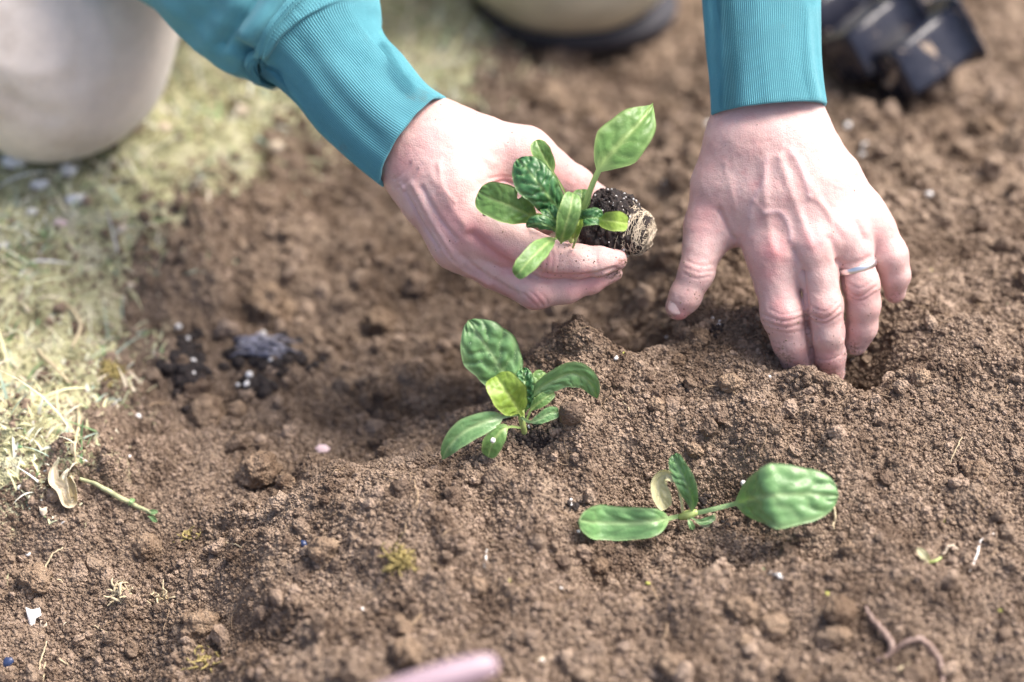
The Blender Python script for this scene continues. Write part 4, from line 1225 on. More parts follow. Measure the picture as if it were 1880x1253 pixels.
# ------------------------------------------------------------------ seedling lying on the bed
gf = on_ground(1262, 948); df = project(gf)[2]
fallen = empty('fallen_seedling', gf)
tag(fallen, 'loose spinach seedling lying flat on the soil nearest the camera', 'seedling')
def fl(*a, **k): leaf(fallen, *a, **k)
upn = (-FWD * .97 + np.array([0, 0, .12]))
def gd(px, py, lift):    # depth of a point lift metres above the soil on that sight line
    return project(on_ground(px, py))[2] - lift
a_, b_, c_ = gd(1261, 946, .012), gd(1150, 960, .022), gd(1065, 955, .020)
fl([(1262, 946, a_), (1238, 950, a_ - .003), (1205, 957, b_ - .003), (1150, 961, b_), (1100, 960, b_), (1064, 957, c_)], 66, 'leafcool', .20, 3, .10, .35, 71, 9, .42, 5, wavy=.2, facing=upn, label='blunt leaf lying to the left')
e_, g_, i_ = gd(1348, 928, .016), gd(1440, 930, .028), gd(1540, 912, .022)
fl([(1262, 946, a_ - .001), (1305, 936, a_ - .008), (1350, 925, e_ - .003), (1400, 913, g_), (1450, 908, g_ - .003), (1500, 908, g_), (1540, 912, i_)], 114, 'leafcool', .26, 4, -.12, .6, 72, 9, .52, 5, base=.80, wavy=.35, facing=upn, label='large puckered leaf lying to the right')
fl([(1268, 946, a_ - .002), (1271, 925, a_ - .006), (1262, 890, a_ - .012), (1246, 855, a_ - .012), (1236, 836, a_ - .008)], 40, 'leafcool', .10, 24, .30, .9, 73, 5, .40, 6, label='upright folded leaf')
fl([(1254, 946, a_ - .001), (1250, 915, a_ - .007), (1240, 885, a_ - .010), (1222, 872, a_ - .009), (1208, 888, a_ - .007), (1214, 916, a_ - .006), (1223, 934, a_ - .005)], 36, 'leafpale', .42, 10, .35, .6, 74, 6, .3, 4, curl=.3, label='withered pale yellow leaf curled over')
fl([(1268, 950, a_ - .004), (1285, 958, a_ - .006), (1300, 956, a_ - .006), (1312, 948, a_ - .004)], 14, 'leafcool', .2, 0, .2, .3, 75, 3, .4, 3)
fl([(1262, 950, a_ - .003), (1268, 962, a_ - .005), (1273, 973, a_ - .004)], 11, 'leafcool', .2, 0, .2, .3, 76, 3, .4, 3)
fl([(1276, 958, a_ - .003), (1292, 966, a_ - .005), (1308, 958, a_ - .004), (1312, 942, a_ - .003)], 9, 'leafpale', .2, 0, .2, .3, 77, 3, .4, 3)
stem_tube(fallen, [(1248, 950, a_), (1262, 946, a_ - .002), (1280, 941, a_ - .003)], [.0018, .0028, .0018])

# ------------------------------------------------------------------ muddy tray of planting cells
tray = empty('seedling_tray', on_ground(1700, 150))
tag(tray, 'muddy black plastic strip of empty seedling cells tipped on the soil beside the cuff', 'seedling tray')
def cell(c0, axis, up, L, w0, w1, seed, name='cell'):
    """a tapered square cup: closed narrow foot at c0 + axis * L, open wide mouth at c0"""
    axis = np.array(axis, float); axis /= np.linalg.norm(axis); up = np.array(up, float); up -= (up @ axis) * axis; up /= np.linalg.norm(up); sd_ = np.cross(axis, up)
    na = 48
    th = np.linspace(0, 2 * math.pi, na, endpoint=False) + .01
    sq = np.maximum(np.abs(np.cos(th)), np.abs(np.sin(th))); rad = np.minimum(1 / sq, 1.34)   # square with cut corners
    rows = [(0, w0 * 1.22, 0), (.0012, w0 * 1.22, 0), (.0016, w0, 0), (L * .35, w0 * .9 + w1 * .1, 0), (L * .7, w0 * .5 + w1 * .5, 0), (L * .96, w1 * 1.02, 0), (L, w1 * .93, 0), (L, w1 * .3, 0), (L, .0002, 0),
            (L - .0015, .0002, 1), (L - .0015, w1 * .88, 1), (L * .7, (w0 + w1) * .46, 1), (.001, w0 * .93, 1), (-.0006, w0 * .95, 1), (-.0006, w0 * 1.22, 1)]
    V = []
    for z, r, _ in rows:
        r_ = r * (rad if r > .001 else 1)
        V.append(c0 + axis * z + (np.cos(th) * r_)[:, None] * up + (np.sin(th) * r_)[:, None] * sd_)
    V = np.array(V).reshape(-1, 3); V = V + (noise3(V * 60 + seed) * .0008)[:, None] * up
    F = grid_faces(len(rows), na, True)
    F = np.vstack([F, [[(len(rows) - 1) * na + j, (len(rows) - 1) * na + (j + 1) % na, (j + 1) % na, j] for j in range(na)]])
    return obj(name, V, F, M['tray'], tray, smooth=False)
T0 = P(1748, 50, 1.560)
def tdir(dx, dy, dd):   # a direction given as picture right, picture down, away
    v_ = dx * RGT - dy * UPV + dd * FWD; return v_ / np.linalg.norm(v_)
# the strip: cells lie on their sides, mouths away and up, feet towards the lens, left one deeper
ax_t = tdir(-.50, .42, -.55)
up_t = tdir(.42, .86, .15)
def at_t(px, py, d_): return P(px, py, d_)
AX, UPT = tdir(-.78, .58, -.42), tdir(.26, .95, .10)
for k_, (fx, fy, fd, L_, w0_, w1_) in enumerate(((1632, 144, .026, .064, .0205, .0180), (1548, 112, .030, .062, .0210, .0180), (1480, 62, .02, .060, .0200, .0180),
                                        (1648, 8, .045, .056, .0190, .0165), (1590, -30, 0, .060, .0190, .0165), (1725, -80, .030, .056, .0190, .0165))):
    foot_ = P(fx, fy, project(on_ground(fx, fy + 34))[2] - .008 - fd)
    cell(foot_ - AX * L_, AX, UPT if k_ != 3 else tdir(.45, .85, .3), L_, w0_, w1_, k_)

# ------------------------------------------------------------------ turf
def blades(n, seed, xr, yr, len_, wid, cols, inside=-.004, lean=.9):
    rr = np.random.default_rng(seed)
    x = rr.uniform(*xr, n * 3); y = rr.uniform(*yr, n * 3)
    t = poly_sd(x, y, TURF) + noise2(x * 25, y * 25) * .035
    dens = .30 + .9 * (noise2(x * 20 + 50, y * 20) > -.15)
    k = (t < inside + rr.exponential(.010, n * 3)) & (rr.uniform(0, 1, n * 3) < dens)
    x, y = x[k][:n], y[k][:n]; m = len(x)
    z = H(x, y) - .001
    L = len_ * np.exp(rr.normal(0, .4, m)); W = wid * rr.uniform(.6, 1.5, m)
    az = rr.uniform(0, 6.28, m); le = rr.uniform(.2, lean, m) * 1.4; curl = rr.uniform(.2, 1.6, m)
    dx, dy = np.cos(az), np.sin(az); sx, sy = -dy, dx
    rows = []
    px_, py_, pz = x.copy(), y.copy(), z.copy(); ang = le.copy()
    for q in range(5):
        ww = W * (1 - (q / 4) ** 1.6 * .95)
        rows.append(np.stack([np.stack([px_ - sx * ww, py_ - sy * ww, pz], -1), np.stack([px_ + sx * ww, py_ + sy * ww, pz + W * .3], -1)], 1))
        px_ = px_ + dx * np.sin(ang) * L / 4; py_ = py_ + dy * np.sin(ang) * L / 4; pz = pz + np.cos(ang) * L / 4; ang = ang + curl / 4
    V = np.stack(rows, 1).reshape(m, 10, 3); V[..., 2] = np.maximum(V[..., 2], z[:, None] + .0005)
    f = np.array([[0, 1, 3, 2], [2, 3, 5, 4], [4, 5, 7, 6], [6, 7, 9, 8]])
    F = (f[None] + (np.arange(m) * 10)[:, None, None]).reshape(-1, 4)
    ci = rr.choice(len(cols), m, p=[c_[1] for c_ in cols]); C = np.array([c_[0] for c_ in cols])[ci]
    big = noise2(x * 16 + 9, y * 16)[:, None]
    C = C * rr.uniform(.75, 1.3, (m, 1)) * (1 + .25 * big)
    return V.reshape(-1, 3), F, np.repeat(np.clip(C, 0, .85), 10, axis=0)
def turf_mat():
    m, nt, out = new_mat('turf_blades'); q = NT(nt)
    col = q.attr("tone", "Color")
    b = q.bsdf(None, col, .6, None, .3)
    t = q.n("ShaderNodeBsdfTranslucent"); q.l(col, t.inputs[0])
    mx = q.n("ShaderNodeMixShader"); mx.inputs[0].default_value = .3
    q.l(b.outputs[0], mx.inputs[1]); q.l(t.outputs[0], mx.inputs[2]); q.l(mx.outputs[0], out.inputs[0])
    return m
M['turf'] = turf_mat()
straw_c, moss_c, lime_c, green_c, blue_c, white_c = (.78, .70, .55), (.70, .68, .42), (.68, .72, .48), (.22, .35, .17), (.38, .50, .42), (.82, .82, .78)
V1, F1, C1 = blades(9000, 81, (-.75, .05), (-.16, .75), .013, .0009, [(straw_c, .30), (moss_c, .22), (lime_c, .2), (green_c, .12), (blue_c, .10), (white_c, .06)])
V2, F2, C2 = blades(34000, 82, (-.75, .10), (-.16, .85), .005, .0011, [(moss_c, .50), (lime_c, .25), (straw_c, .20), (green_c, .05)], lean=.6)
V3, F3, C3 = blades(420, 83, (-.75, .05), (-.12, .75), .026, .0010, [(straw_c, .45), (white_c, .2), (green_c, .2), (blue_c, .15)], lean=1.1)
V = np.vstack([V1, V2, V3]); F = np.vstack([F1, F2 + len(V1), F3 + len(V1) + len(V2)])
o = obj('grass', V, F, M['turf'], attrs={'tone': np.vstack([C1, C2, C3])})
tag(o, 'pale moss and thin grass growing along the edge of the dug bed', kind='stuff')

# ------------------------------------------------------------------ clods
CL = [  # px, py, radius px, label
    (382, 752, 33, 'pale rounded clod below the dark peat on the left'),
    (490, 560, 46, 'large blurred reddish clod in the hollow left of the held seedling'),
    (480, 858, 36, 'rough clod at the foot of the ridge, left of the planted seedling'),
    (524, 884, 18, 'small clod against the right side of the rough clod under the ridge'),
    (436, 748, 17, 'small clod touching the pale rounded clod on its right'),
    (1000, 185, 40, 'blurred broad clod between the two sleeves'),
    (1082, 212, 26, 'blurred clod above the tall leaf of the held seedling'),
    (1812, 240, 34, 'tan clod by the right edge below the black tray'),
    (1362, 1118, 27, 'flat topped clod below the fallen seedling'),
    (1420, 1150, 27, 'rounded clod right of the flat topped clod'),
    (1540, 1120, 29, 'upper of two round clods stacked beside the earthworm'),
    (1533, 1166, 26, 'lower of two round clods stacked beside the earthworm'),
    (1366, 1176, 14, 'pebble sized clod under the flat topped clod'),
    (1288, 618, 17, 'crumbly clod just below the thumb tip'),
    (1340, 700, 20, 'grey clod between thumb and index finger, with a root across it'),
    (1275, 824, 15, 'grey clod inside the shallow basin above the fallen seedling'),
    (1790, 862, 22, 'crumbly clod near the right edge beside a forked root'),
    (366, 1148, 32, 'low domed clod in the bottom left slope'),
    (592, 1010, 28, 'broad clod with a blue husk on its left'),
    (745, 1195, 26, 'clod beside the lilac handle'),
    (735, 1152, 22, 'clod just above the one beside the lilac handle'),
    (872, 1078, 20, 'soft clod right of the moss tuft'),
    (1245, 660, 14, 'little clod in the crumbs left of the basin'),
    (1205, 740, 18, 'clod right of the planted seedling'),
    (65, 1065, 30, 'broken clod by the left edge under a bent straw'),
    (700, 590, 30, 'blurred clod in the hollow behind the planted seedling'),
    (270, 1000, 24, 'clod at the end of the green twig'),
    (1100, 1040, 16, 'small clod under the fallen seedling on the left'),
    (1232, 1220, 24, 'blurred clod at the bottom edge right of the handle'),
    (1690, 690, 18, 'crumbly clod right of the hole the fingers dig'),
    (1560, 1010, 18, 'low clod below the tip of the large fallen leaf'),
    (640, 700, 24, 'soft clod left of the planted seedling in the hollow'),
]
for i, (px, py, r, lab) in enumerate(CL):
    p = on_ground(px, py + r * .4); dd = project(p)[2]; R = r * K * dd
    V, F = lump((0, 0, 0), R, 5 if r > 24 else 4, .20 if 'round' in lab else .32, 900 + i, (1.05, .95, .85))
    V = V + p + np.array([0, 0, R * (.5 if py > 1000 else .3)])
    tag(obj('soil_clod', V, F, M['clod']), lab, 'soil clod', 'clods of soil')

# ------------------------------------------------------------------ grains, peat, roots, scraps
GR = [
    (254, 770, 8, 'white grain on the soil near the turf, below a rusty straw'), (1706, 362, 8, 'white grain on the soil right of the ring hand'), (1588, 271, 7, 'upper of two white grains beside the wrist'),
    (1583, 287, 6, 'lower of two white grains beside the wrist'), (1556, 234, 7, 'blurred white grain under the black tray'), (1301, 232, 7, 'blurred white grain left of the wrist'),
    (725, 768, 4, 'tiny white grain next to the dark peat lump'), (1129, 660, 6, 'white grain right of the arching leaf'), (1412, 1004, 4, 'tiny white grain under the large fallen leaf'),
    (52, 1020, 5, 'white grain by the left edge above the broken clod'), (37, 898, 6, 'white grain left of the withered curl'), (1303, 770, 5, 'white grain on the rim of the basin'),
    (1320, 600, 5, 'white grain in the peat specks under the thumb'), (1225, 622, 4, 'white grain below the thumb tip'), (1412, 694, 4, 'white grain left of the buried index finger'),
    (238, 840, 4, 'faint grain in the hollow left of the rough clod'), (995, 1215, 5, 'white grain at the bottom edge'), (1062, 978, 4, 'grain left of the blunt fallen leaf'),
    (1365, 890, 6, 'white flake between the fallen upright leaf and the large leaf'), (665, 1120, 4, 'grain right of the low domed clod'), (905, 1240, 4, 'grain just by the lilac handle end')]
for i, (px, py, r, lab) in enumerate(GR):
    p = on_ground(px, py); R = r * K * project(p)[2]
    V, F = lump(p + np.array([0, 0, R * .6]), R, 2, .35, 300 + i, (1, .85, .8))
    tag(obj('perlite_grain', V, F, M['perlite']), lab, 'perlite grain', 'white perlite grains')
PT = [(345, 675, 30, 44, 170, 'dark peat clump in the hollow near the turf, the leftmost', 4), (352, 705, 20, 14, 40, 'dark peat crumbs just below the leftmost clump', 2),
      (488, 655, 70, 26, 240, 'long dark peat remnant with a grey skin in the hollow', 5), (474, 712, 26, 14, 60, 'dark peat crumbs below the long remnant', 4),
      (677, 762, 12, 10, 40, 'small dark peat lump left of the planted seedling', 1), (1054, 930, 22, 7, 34, 'dark peat specks left of the blunt fallen leaf', 3),
      (1318, 606, 12, 12, 24, 'dark peat specks under the thumb', 2), (1128, 600, 14, 10, 26, 'dark peat crumb behind the planted seedling', 0), (768, 500, 22, 14, 40, 'blurred dark peat under the held hand', 1),
      (1250, 713, 26, 8, 30, 'dark peat streak in the crumbs above the basin', 1), (1330, 962, 20, 10, 26, 'dark peat specks at the heart of the fallen seedling', 0), (1285, 925, 26, 14, 60, 'dark peat between the leaves of the fallen seedling', 0), (1235, 325, 22, 14, 30, 'blurred dark peat between the two hands', 1), (1565, 655, 12, 10, 16, 'dark peat in the finger hole', 0)]
for i, (px, py, w, hh, n, lab, g_) in enumerate(PT):
    peat_clump(px, py, w, hh, n, lab, 400 + i, g_, None, .0052 if px < 560 else .0020)
# grey fibrous skin on the long peat remnant
def strip(pts, wpx, name, label, cat, mat, lift=.002, th=.0006, sides=7, group=None, wob=.0, taper=True, seed=0):
    w3 = []
    for q in pts:
        p = on_ground(q[0], q[1]); p[2] += lift + (q[2] if len(q) > 2 else 0); w3.append(p)
    dd = project(w3[0])[2]; r = wpx * K * dd / 2; n_ = len(pts)
    rad = [r * ((.35 + .65 * math.sin(math.pi * (i + .5) / n_)) if taper else 1) for i in range(n_)]
    V, F = join([tube(w3, rad, sides, seed, wob, n=max(14, 8 * n_))])
    return tag(obj(name, V, F, M[mat]), label, cat, group)
RT = [
    ([(760, 885), (767, 920), (748, 958), (742, 1000), (735, 1018)], 4.0, 'long wavy root running down the ridge to the moss tuft', 'root'),
    ([(700, 876), (735, 884), (768, 892)], 2.4, 'thin root lying across the top of the long wavy root', 'root'),
    ([(392, 1004), (415, 1000), (445, 1008)], 3.0, 'pale straw bit on the lower left slope', 'straw'),
    ([(355, 1068), (378, 1070), (394, 1062)], 2.2, 'faint root hair on the lower left slope', 'root'),
    ([(82, 1078), (86, 1052, .004), (100, 1035, .006), (118, 1018, .004)], 4.0, 'bent straw over the broken clod', 'straw'),
    ([(88, 1062), (104, 1066), (116, 1072)], 3.0, 'short straw across the bent one', 'straw'),
    ([(70, 1242), (80, 1215, .004), (89, 1194, .006)], 3.2, 'slanting straw in the bottom left corner', 'straw'),
    ([(80, 1252), (82, 1236), (84, 1224, .002)], 3.0, 'upright straw in the bottom left corner', 'straw'),
    ([(105, 1210), (116, 1217), (126, 1224)], 3.0, 'short straw right of the bottom left corner', 'straw'),
    ([(170, 1152), (184, 1157), (197, 1164)], 2.6, 'thin pale straw below the root tuft', 'straw'),
    ([(1596, 738), (1604, 728), (1640, 732), (1692, 737)], 2.4, 'fine root thread right of the buried fingers', 'root'),
    ([(1824, 984), (1800, 1002, .002), (1790, 1030), (1778, 1055)], 4.0, 'white curled thread near the right edge', 'whitebit'),
    ([(1138, 728), (1147, 745), (1157, 760)], 2.4, 'short straw right of the planted seedling', 'straw'),
    ([(1368, 852), (1366, 835, .002), (1377, 820, .003)], 4.4, 'upright root stub above the large fallen leaf', 'root'),
    ([(1288, 722), (1310, 714, .001), (1345, 724, .001), (1352, 728)], 3.0, 'root lying over the grey clod', 'root'),
    ([(1740, 862), (1752, 835, .002), (1765, 812, .003)], 3.0, 'forked root by the right edge', 'straw'),
    ([(1745, 850), (1765, 842), (1780, 830)], 2.0, 'side branch beside the forked root', 'root'),
    ([(890, 1045), (892, 1030), (893, 1012)], 4.0, 'pale husk standing right of the moss tuft', 'whitebit'),
    ([(795, 1050), (790, 1035), (815, 1048), (840, 1048)], 2.4, 'hooked root right of the moss tuft', 'root'),
    ([(800, 995), (815, 985), (826, 974)], 3.6, 'knobby root between the ridge and the fallen seedling', 'root'),
    ([(775, 1115), (768, 1138), (752, 1152)], 3.6, 'bent root above the clods by the handle', 'root'),
    ([(1028, 1082), (1035, 1087), (1042, 1088)], 5.0, 'small white curl on the middle foreground', 'whitebit'),
    ([(1412, 1056), (1424, 1058), (1435, 1064)], 6.0, 'white curl below the large fallen leaf', 'whitebit'),
    ([(1190, 1062), (1205, 1100), (1225, 1150), (1215, 1180)], 4.0, 'faint brown root arching through the foreground', 'root'),
    ([(1528, 930), (1532, 950, .002), (1530, 975)], 5.0, 'yellowish root below the tip of the large leaf', 'straw'),
    ([(1730, 1022), (1742, 1012, .002), (1758, 1010)], 6.0, 'brown curved husk right of the tiny seedling', 'deadleaf'),
    ([(264, 752), (285, 746, .001), (312, 744)], 3.6, 'rusty straw above the white grain near the turf', 'root'),
    ([(70, 645), (95, 680, .004), (130, 712, .002)], 7.0, 'thick pale straw at the turf edge', 'straw'),
    ([(142, 742), (146, 790, .003), (138, 830, .003), (140, 870)], 6.0, 'upright bleached straw hanging from the turf edge', 'straw'),
    ([(62, 878), (80, 900), (75, 925)], 3.4, 'thin straw left of the withered curl', 'straw'),
    ([(120, 560), (150, 610, .006), (135, 650, .004)], 7.0, 'bleached straw arch in the turf', 'straw'),
    ([(600, 955), (612, 948), (622, 940)], 2.0, 'root hair on the ridge crest', 'root'),
    ([(1060, 470), (1075, 480)], 2.0, 'root hair under the hand', 'root'),
    ([(1475, 905), (1500, 1000), (1512, 1015)], .5, 'x', 'root'),
    ([(985, 1215), (1000, 1210), (1015, 1205)], 3.0, 'pale straw by the end of the handle', 'straw'),
    ([(1640, 1238), (1655, 1230), (1668, 1222)], 6.0, 'pale straw at the bottom edge left of the earthworm', 'straw'),
    ([(438, 1245), (450, 1225), (462, 1210)], 3.4, 'short root at the bottom edge left of the clods', 'root'),
    ([(350, 1198), (372, 1208), (384, 1222)], 5.0, 'tan root fragment in the lower left slope', 'root'),
]
for i, (pts, w, lab, mt) in enumerate(RT):
    if lab in ('x', 'root hair under the hand'): continue
    nm = {'root': 'root_thread', 'straw': 'straw_piece', 'whitebit': 'white_curl', 'deadleaf': 'husk'}[mt]
    strip(pts, w, nm, lab, nm.split('_')[0] if mt != 'whitebit' else 'scrap', mt, .0012, wob=.0004, group='roots and straws on the soil', seed=i)
sk = []
rr = np.random.default_rng(66)
for q in range(26):      # a torn net of grey roots draped over the remnant
    x0, y0 = rr.uniform(420, 470), rr.uniform(636, 672); x1, y1 = x0 + rr.uniform(35, 95), rr.uniform(632, 678)
    ps = [on_ground(x0 + (x1 - x0) * t_ + rr.normal() * 3, y0 + (y1 - y0) * t_ - 7 * math.sin(math.pi * t_) + rr.normal() * 2) + np.array([0, 0, .004 + .003 * math.sin(math.pi * t_)]) for t_ in (0, .25, .5, .75, 1)]
    r_ = rr.uniform(.0004, .0013)
    sk.append(tube(ps, [r_ * .4, r_, r_ * 1.2, r_, r_ * .4], 6, q, .0006, n=18))
V, F = join(sk); tag(obj('root_skin', V, F, M['greyskin']), 'torn grey net of old roots draped over the long dark peat remnant', 'root skin')
fb = []
for q in range(260):     # hair roots turned up all over the bed
    x0, y0 = rr.uniform(-.30, .30), rr.uniform(-.26, .14)
    if poly_sd(np.array([x0]), np.array([y0]), TURF)[0] < .02: continue
    a0 = rr.uniform(0, 6.28); L0 = rr.uniform(.006, .022); ps = []
    for t_ in range(5):
        z0 = float(H(x0, y0)) + .0007 + (.002 if t_ in (1, 2, 3) else 0) * rr.uniform(0, 1)
        ps.append((x0, y0, z0)); a0 += rr.normal() * .5; x0 += math.cos(a0) * L0 / 4; y0 += math.sin(a0) * L0 / 4
    r_ = rr.uniform(.00010, .00028); fb.append(tube(ps, [r_, r_, r_ * .9, r_ * .8, r_ * .4], 4, q, 0, n=12))
V, F = join(fb); tag(obj('root_fibres', V, F, M['root']), 'hair fine dry roots strewn through the dug soil', kind='stuff')
# worms
strip([(1588, 1118, .002), (1602, 1146, .003), (1622, 1168, .003), (1637, 1192, .003), (1632, 1208, .003), (1610, 1216, .001)], 13, 'earthworm', 'brownish pink earthworm bent in a hook beside the two stacked clods', 'earthworm', 'worm', -.0004, sides=14, wob=.0003)
strip([(1640, 1200, .001), (1660, 1187, .003), (1688, 1184, .004), (1712, 1202, .003), (1726, 1228, .003), (1730, 1262, .002), (1735, 1300, 0)], 14, 'earthworm', 'earthworm arching out of the bottom right edge', 'earthworm', 'worm', -.0004, sides=14, wob=.0003)

def flake(px, py, outline, name, label, cat, mat, lift=.002, th=.0005, tilt=(0, 0), group=None, bulge=.0012):
    """a thin scrap with its own outline (photo pixels round px,py), thickness and slight dish"""
    p = on_ground(px, py); dd = project(p)[2]; s = K * dd
    R = np.array(Matrix.Rotation(math.radians(tilt[0]), 3, 'X') @ Matrix.Rotation(math.radians(tilt[1]), 3, 'Y'))
    ol = np.array(outline, float) * s; m = len(ol)
    rings = []
    for k_, z in ((1, 0), (.8, bulge * .5), (.4, bulge), (.02, bulge * 1.1)):
        rings.append(np.column_stack([ol[:, 0] * k_, -ol[:, 1] * k_, np.full(m, z)]))
    top = np.vstack(rings); bot = top - np.array([0, 0, th])
    # plane tipped towards the lens
    B = np.array(Matrix.Rotation(math.radians(38), 3, 'X'))
    V = (np.vstack([top, bot]) @ R.T) @ B.T
    V = V - np.array([0, 0, V[:, 2].min()]) + p + np.array([0, 0, -.0005])
    f = grid_faces(4, m, True); n1 = 4 * m
    F = np.vstack([f, f[:, ::-1] + n1, [[j, j + n1, (j + 1) % m + n1, (j + 1) % m] for j in range(m)]])
    return tag(obj(name, V, F, M[mat]), label, cat, group)
flake(62, 1142, [(-14, -17), (-2, -12), (12, -16), (16, -2), (6, 4), (4, 16), (-4, 22), (-8, 8)], 'white_chip', 'jagged white chip at the left edge of the lower slope', 'chip', 'whitebit', tilt=(5, 10))
flake(80, 1150, [(-6, -8), (5, -6), (8, 2), (0, 8), (-7, 5)], 'tan_chip', 'small tan chip beside the jagged white one', 'chip', 'deadleaf')
flake(592, 829, [(-14, -3), (-6, -10), (6, -9), (15, -2), (10, 6), (0, 10), (-8, 8)], 'pink_petal', 'pale pink petal at the foot of the ridge', 'petal', 'pinkbit', tilt=(-8, 0))
flake(80, 943, [(-9, -10), (-3, -4), (7, -8), (9, 2), (2, 12), (-5, 6)], 'pale_scrap', 'pale yellowish scrap left of the green twig', 'scrap', 'deadleaf')
flake(15, 1222, [(-12, 2), (-4, -10), (8, -9), (12, -2), (3, 8), (-9, 11)], 'seed_husk', 'dark blue seed husk in the bottom left corner', 'husk', 'shell', tilt=(10, 0))
flake(558, 1003, [(-6, -8), (3, -7), (7, 2), (2, 8), (-5, 4)], 'seed_husk', 'blue husk against the broad clod', 'husk', 'shell')
for px, py, w, lab in ((30, 302, 24, 'white petal in the turf under the knee, leftmost'), (124, 318, 18, 'white petal in the turf under the knee, right of the leftmost'), (72, 344, 18, 'grey white petal below the two under the knee'),
                       (140, 374, 20, 'white petal in the middle of the turf'), (58, 392, 11, 'narrow white petal by the left edge of the turf'), (5, 455, 12, 'white petal cut by the left edge'), (222, 424, 12, 'small cream petal in the turf'),
                       (508, 276, 17, 'cream scrap on the soil below the left cuff'), (445, 208, 16, 'pale scrap on the soil under the sleeve fold'), (240, 530, 12, 'greyish scrap at the turf edge'), (110, 415, 14, 'pinkish petal in the turf'), (300, 240, 16, 'pale leaf scrap beside the knee')):
    a_ = np.linspace(0, 6.28, 11)[:-1]; j_ = np.random.default_rng(px).uniform(.75, 1.2, 10)
    flake(px, py, [(math.cos(t_) * w * k_, math.sin(t_) * w * .72 * k_) for t_, k_ in zip(a_, j_)], 'petal', lab, 'petal', 'whitebit' if 'white' in lab else ('pinkbit' if 'pink' in lab else 'deadleaf'), group='pale petals and scraps by the turf', bulge=.002)

# withered curl
wl = empty('withered_leaf', on_ground(115, 900)); tag(wl, 'pale withered leaf curled up below the turf edge', 'dead leaf')
pts = [(108, 842), (98, 860), (98, 884), (112, 900), (124, 922), (136, 918), (137, 895), (130, 874)]
leaf(wl, [(x, y, gd(x, y, .006 if i_ < 4 else .004)) for i_, (x, y) in enumerate(pts)], 30, 'withered', .03, 25, .5, .8, 97, 4, .35, 5, curl=.4, wavy=1.2)
leaf(wl, [(x, y, gd(x, y, .008)) for x, y in ((125, 860), (118, 880), (122, 905), (130, 925))], 22, 'withered', .03, -30, .4, .8, 98, 4, .4, 5, wavy=1.2)
# twig with leaflets
tw = empty('green_twig', on_ground(215, 920)); tag(tw, 'green straw coloured twig lying from the withered curl to the hollow', 'twig')
w3 = [on_ground(*p) + np.array([0, 0, l_]) for p, l_ in (((148, 888), .004), ((180, 905), .006), ((215, 924), .006), ((250, 940), .005), ((284, 952), .003))]
V, F = join([tube(w3, [.0010, .0013, .0016, .0014, .0008], 8, 3, .0003, n=40)]); obj('stalk', V, F, M['twig'], tw)
for k, (x, y, x2, y2) in enumerate(((236, 928, 246, 916), (268, 942, 290, 940), (272, 948, 288, 958))):
    d1, d2 = gd(x, y, .006), gd(x2, y2, .006)
    leaf(tw, [(x, y, d1), ((x + x2) / 2, (y + y2) / 2 - 1, d1 - .001), (x2, y2, d2)], 9, 'leafcool', .1, 0, .2, .2, 800 + k, 2, .5, 3)

# tufts of moss and root hair
def tuft(px, py, w, h_, n, label, mat, seed, r=.0005, lift=.004):
    rr = np.random.default_rng(seed); pp = []
    for i in range(n):
        x, y = px + rr.normal() * w * .4, py + rr.normal() * h_ * .4
        p = on_ground(x, y); k_ = [p]
        for _ in range(3): k_.append(k_[-1] + rr.normal(0, .0022, 3) + np.array([0, 0, rr.uniform(0, lift / 3)]))
        pp.append(tube(k_, [r, r * 1.3, r, r * .5], 5, n=8))
    V, F = join(pp); return tag(obj('tuft', V, F, M[mat]), label, 'tuft', 'small tufts on the soil')
tuft(735, 1035, 26, 26, 110, 'brown and yellow moss tuft in the middle foreground', 'tuft', 1)
tuft(226, 1096, 14, 14, 40, 'pale cream root tuft in the lower left hollow', 'straw', 2, .0007, .006)
tuft(200, 690, 26, 18, 60, 'yellow green moss tuft at the turf corner', 'tuft', 3, .0008)
tuft(296, 1100, 16, 8, 26, 'thin tan root tuft right of the cream one', 'straw', 4)
tuft(372, 1215, 22, 16, 46, 'tan moss tuft at the bottom of the left slope', 'tuft', 5)
tuft(350, 985, 9, 8, 18, 'tiny yellow moss bit on the left slope', 'tuft', 6)
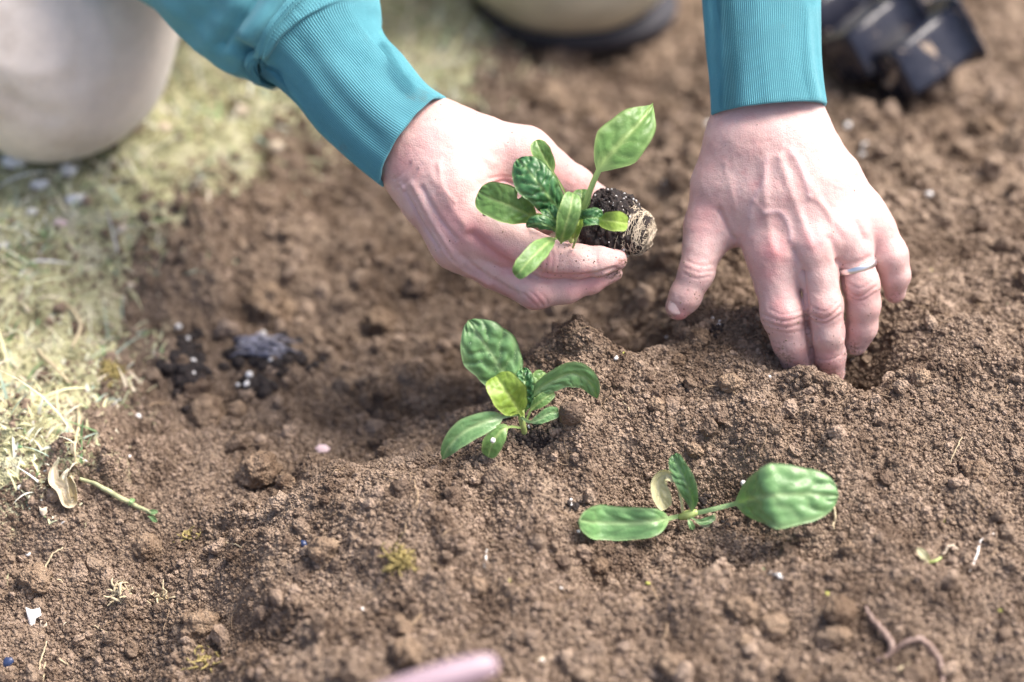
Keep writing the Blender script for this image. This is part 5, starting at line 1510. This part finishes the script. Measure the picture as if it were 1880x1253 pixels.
# tiny seedling and coloured scraps
ts = empty('tiny_seedling', on_ground(1704, 1030)); tag(ts, 'tiny pale seedling with two seed leaves near the right edge', 'seedling')
q0 = gd(1708, 1032, .003)
leaf(ts, [(1708, 1034, q0), (1698, 1022, q0 - .003), (1684, 1007, q0 - .002)], 15, 'leafpale', .05, 0, .2, .1, 90, 3, .45, 2)
leaf(ts, [(1708, 1034, q0), (1698, 1036, q0 - .002), (1686, 1035, q0 - .001)], 12, 'leafpale', .05, 0, .2, .1, 91, 3, .45, 2)
stem_tube(ts, [(1704, 1033, q0), (1718, 1030, q0 - .001), (1728, 1024, q0 + .001)], [.0007, .0008, .0006])
for i, (px, py, w, h_, mt, lab) in enumerate(((523, 1074, 11, 4, 'greenbit', 'two green leaf bits on the slope below the broad clod'), (905, 1003, 4, 9, 'greenbit', 'green leaf bit left of the fallen seedling'), (1190, 1073, 9, 6, 'yellowbit', 'yellow leaf bit in the middle foreground'),
        (935, 1070, 5, 8, 'yellowbit', 'yellow leaf bit right of the moss tuft'), (1221, 598, 6, 4, 'yellowbit', 'yellow speck under the thumb tip'), (1835, 1122, 13, 6, 'yellowbit', 'yellow leaf bit in the bottom right soil'), (1310, 778, 8, 7, 'yellowbit', 'yellow speck on the rim of the basin'),
        (1518, 1093, 7, 8, 'yellowbit', 'yellow green speck above the stacked clods'), (1145, 650, 7, 5, 'yellowbit', 'yellow speck behind the arching leaf'), (1706, 498, 7, 6, 'yellowbit', 'lime speck right of the little finger'), (1733, 960, 5, 7, 'yellowbit', 'yellow speck above the tiny seedling'),
        (1838, 800, 10, 5, 'yellowbit', 'yellow leaf bit by the right edge'), (1608, 988, 4, 7, 'yellowbit', 'yellow speck right of the yellowish root'), (1400, 1046, 6, 5, 'greenbit', 'dark green bit left of the white curl'), (1850, 562, 5, 5, 'greenbit', 'green speck by the right edge'), (35, 822, 12, 7, 'greenbit', 'green leaf at the lower edge of the turf'))):
    a_ = np.linspace(0, 6.28, 9)[:-1]; j_ = np.random.default_rng(i).uniform(.7, 1.25, 8)
    flake(px, py, [(math.cos(t_) * w * .62 * k_, math.sin(t_) * h_ * .62 * k_) for t_, k_ in zip(a_, j_)], 'leaf_scrap', lab, 'leaf scrap', mt, group='coloured leaf scraps on the soil', bulge=.0006)

# dew on the big leaf (the seedling's own, so parts of it)
for (x, y, r) in drops:
    V, F = lump(P(x, y, d - .0125), r * K * 1.37, 2, .05, int(x), (1, 1, 1)); obj('dew_drop', V, F, M['dew'], planted)

# lilac tool handle in front, its foot stuck in the soil outside the frame
w3 = [P(906, 1220, 1.105), P(880, 1227, 1.103), P(800, 1250, 1.098), P(700, 1286, 1.095), P(560, 1344, 1.10), P(300, 1450, 1.13)]
foot = G(-300, 1700, -.03); w3.append(np.array([foot[0], foot[1], -.03]))
V, F = join([tube(w3, [.0050, .0066, .0072, .0074, .0075, .0078, .008], 24, n=90)])
tag(obj('tool_handle', V, F, M['lilac']), 'blurred smooth lilac handle poking in at the bottom edge', 'tool handle')
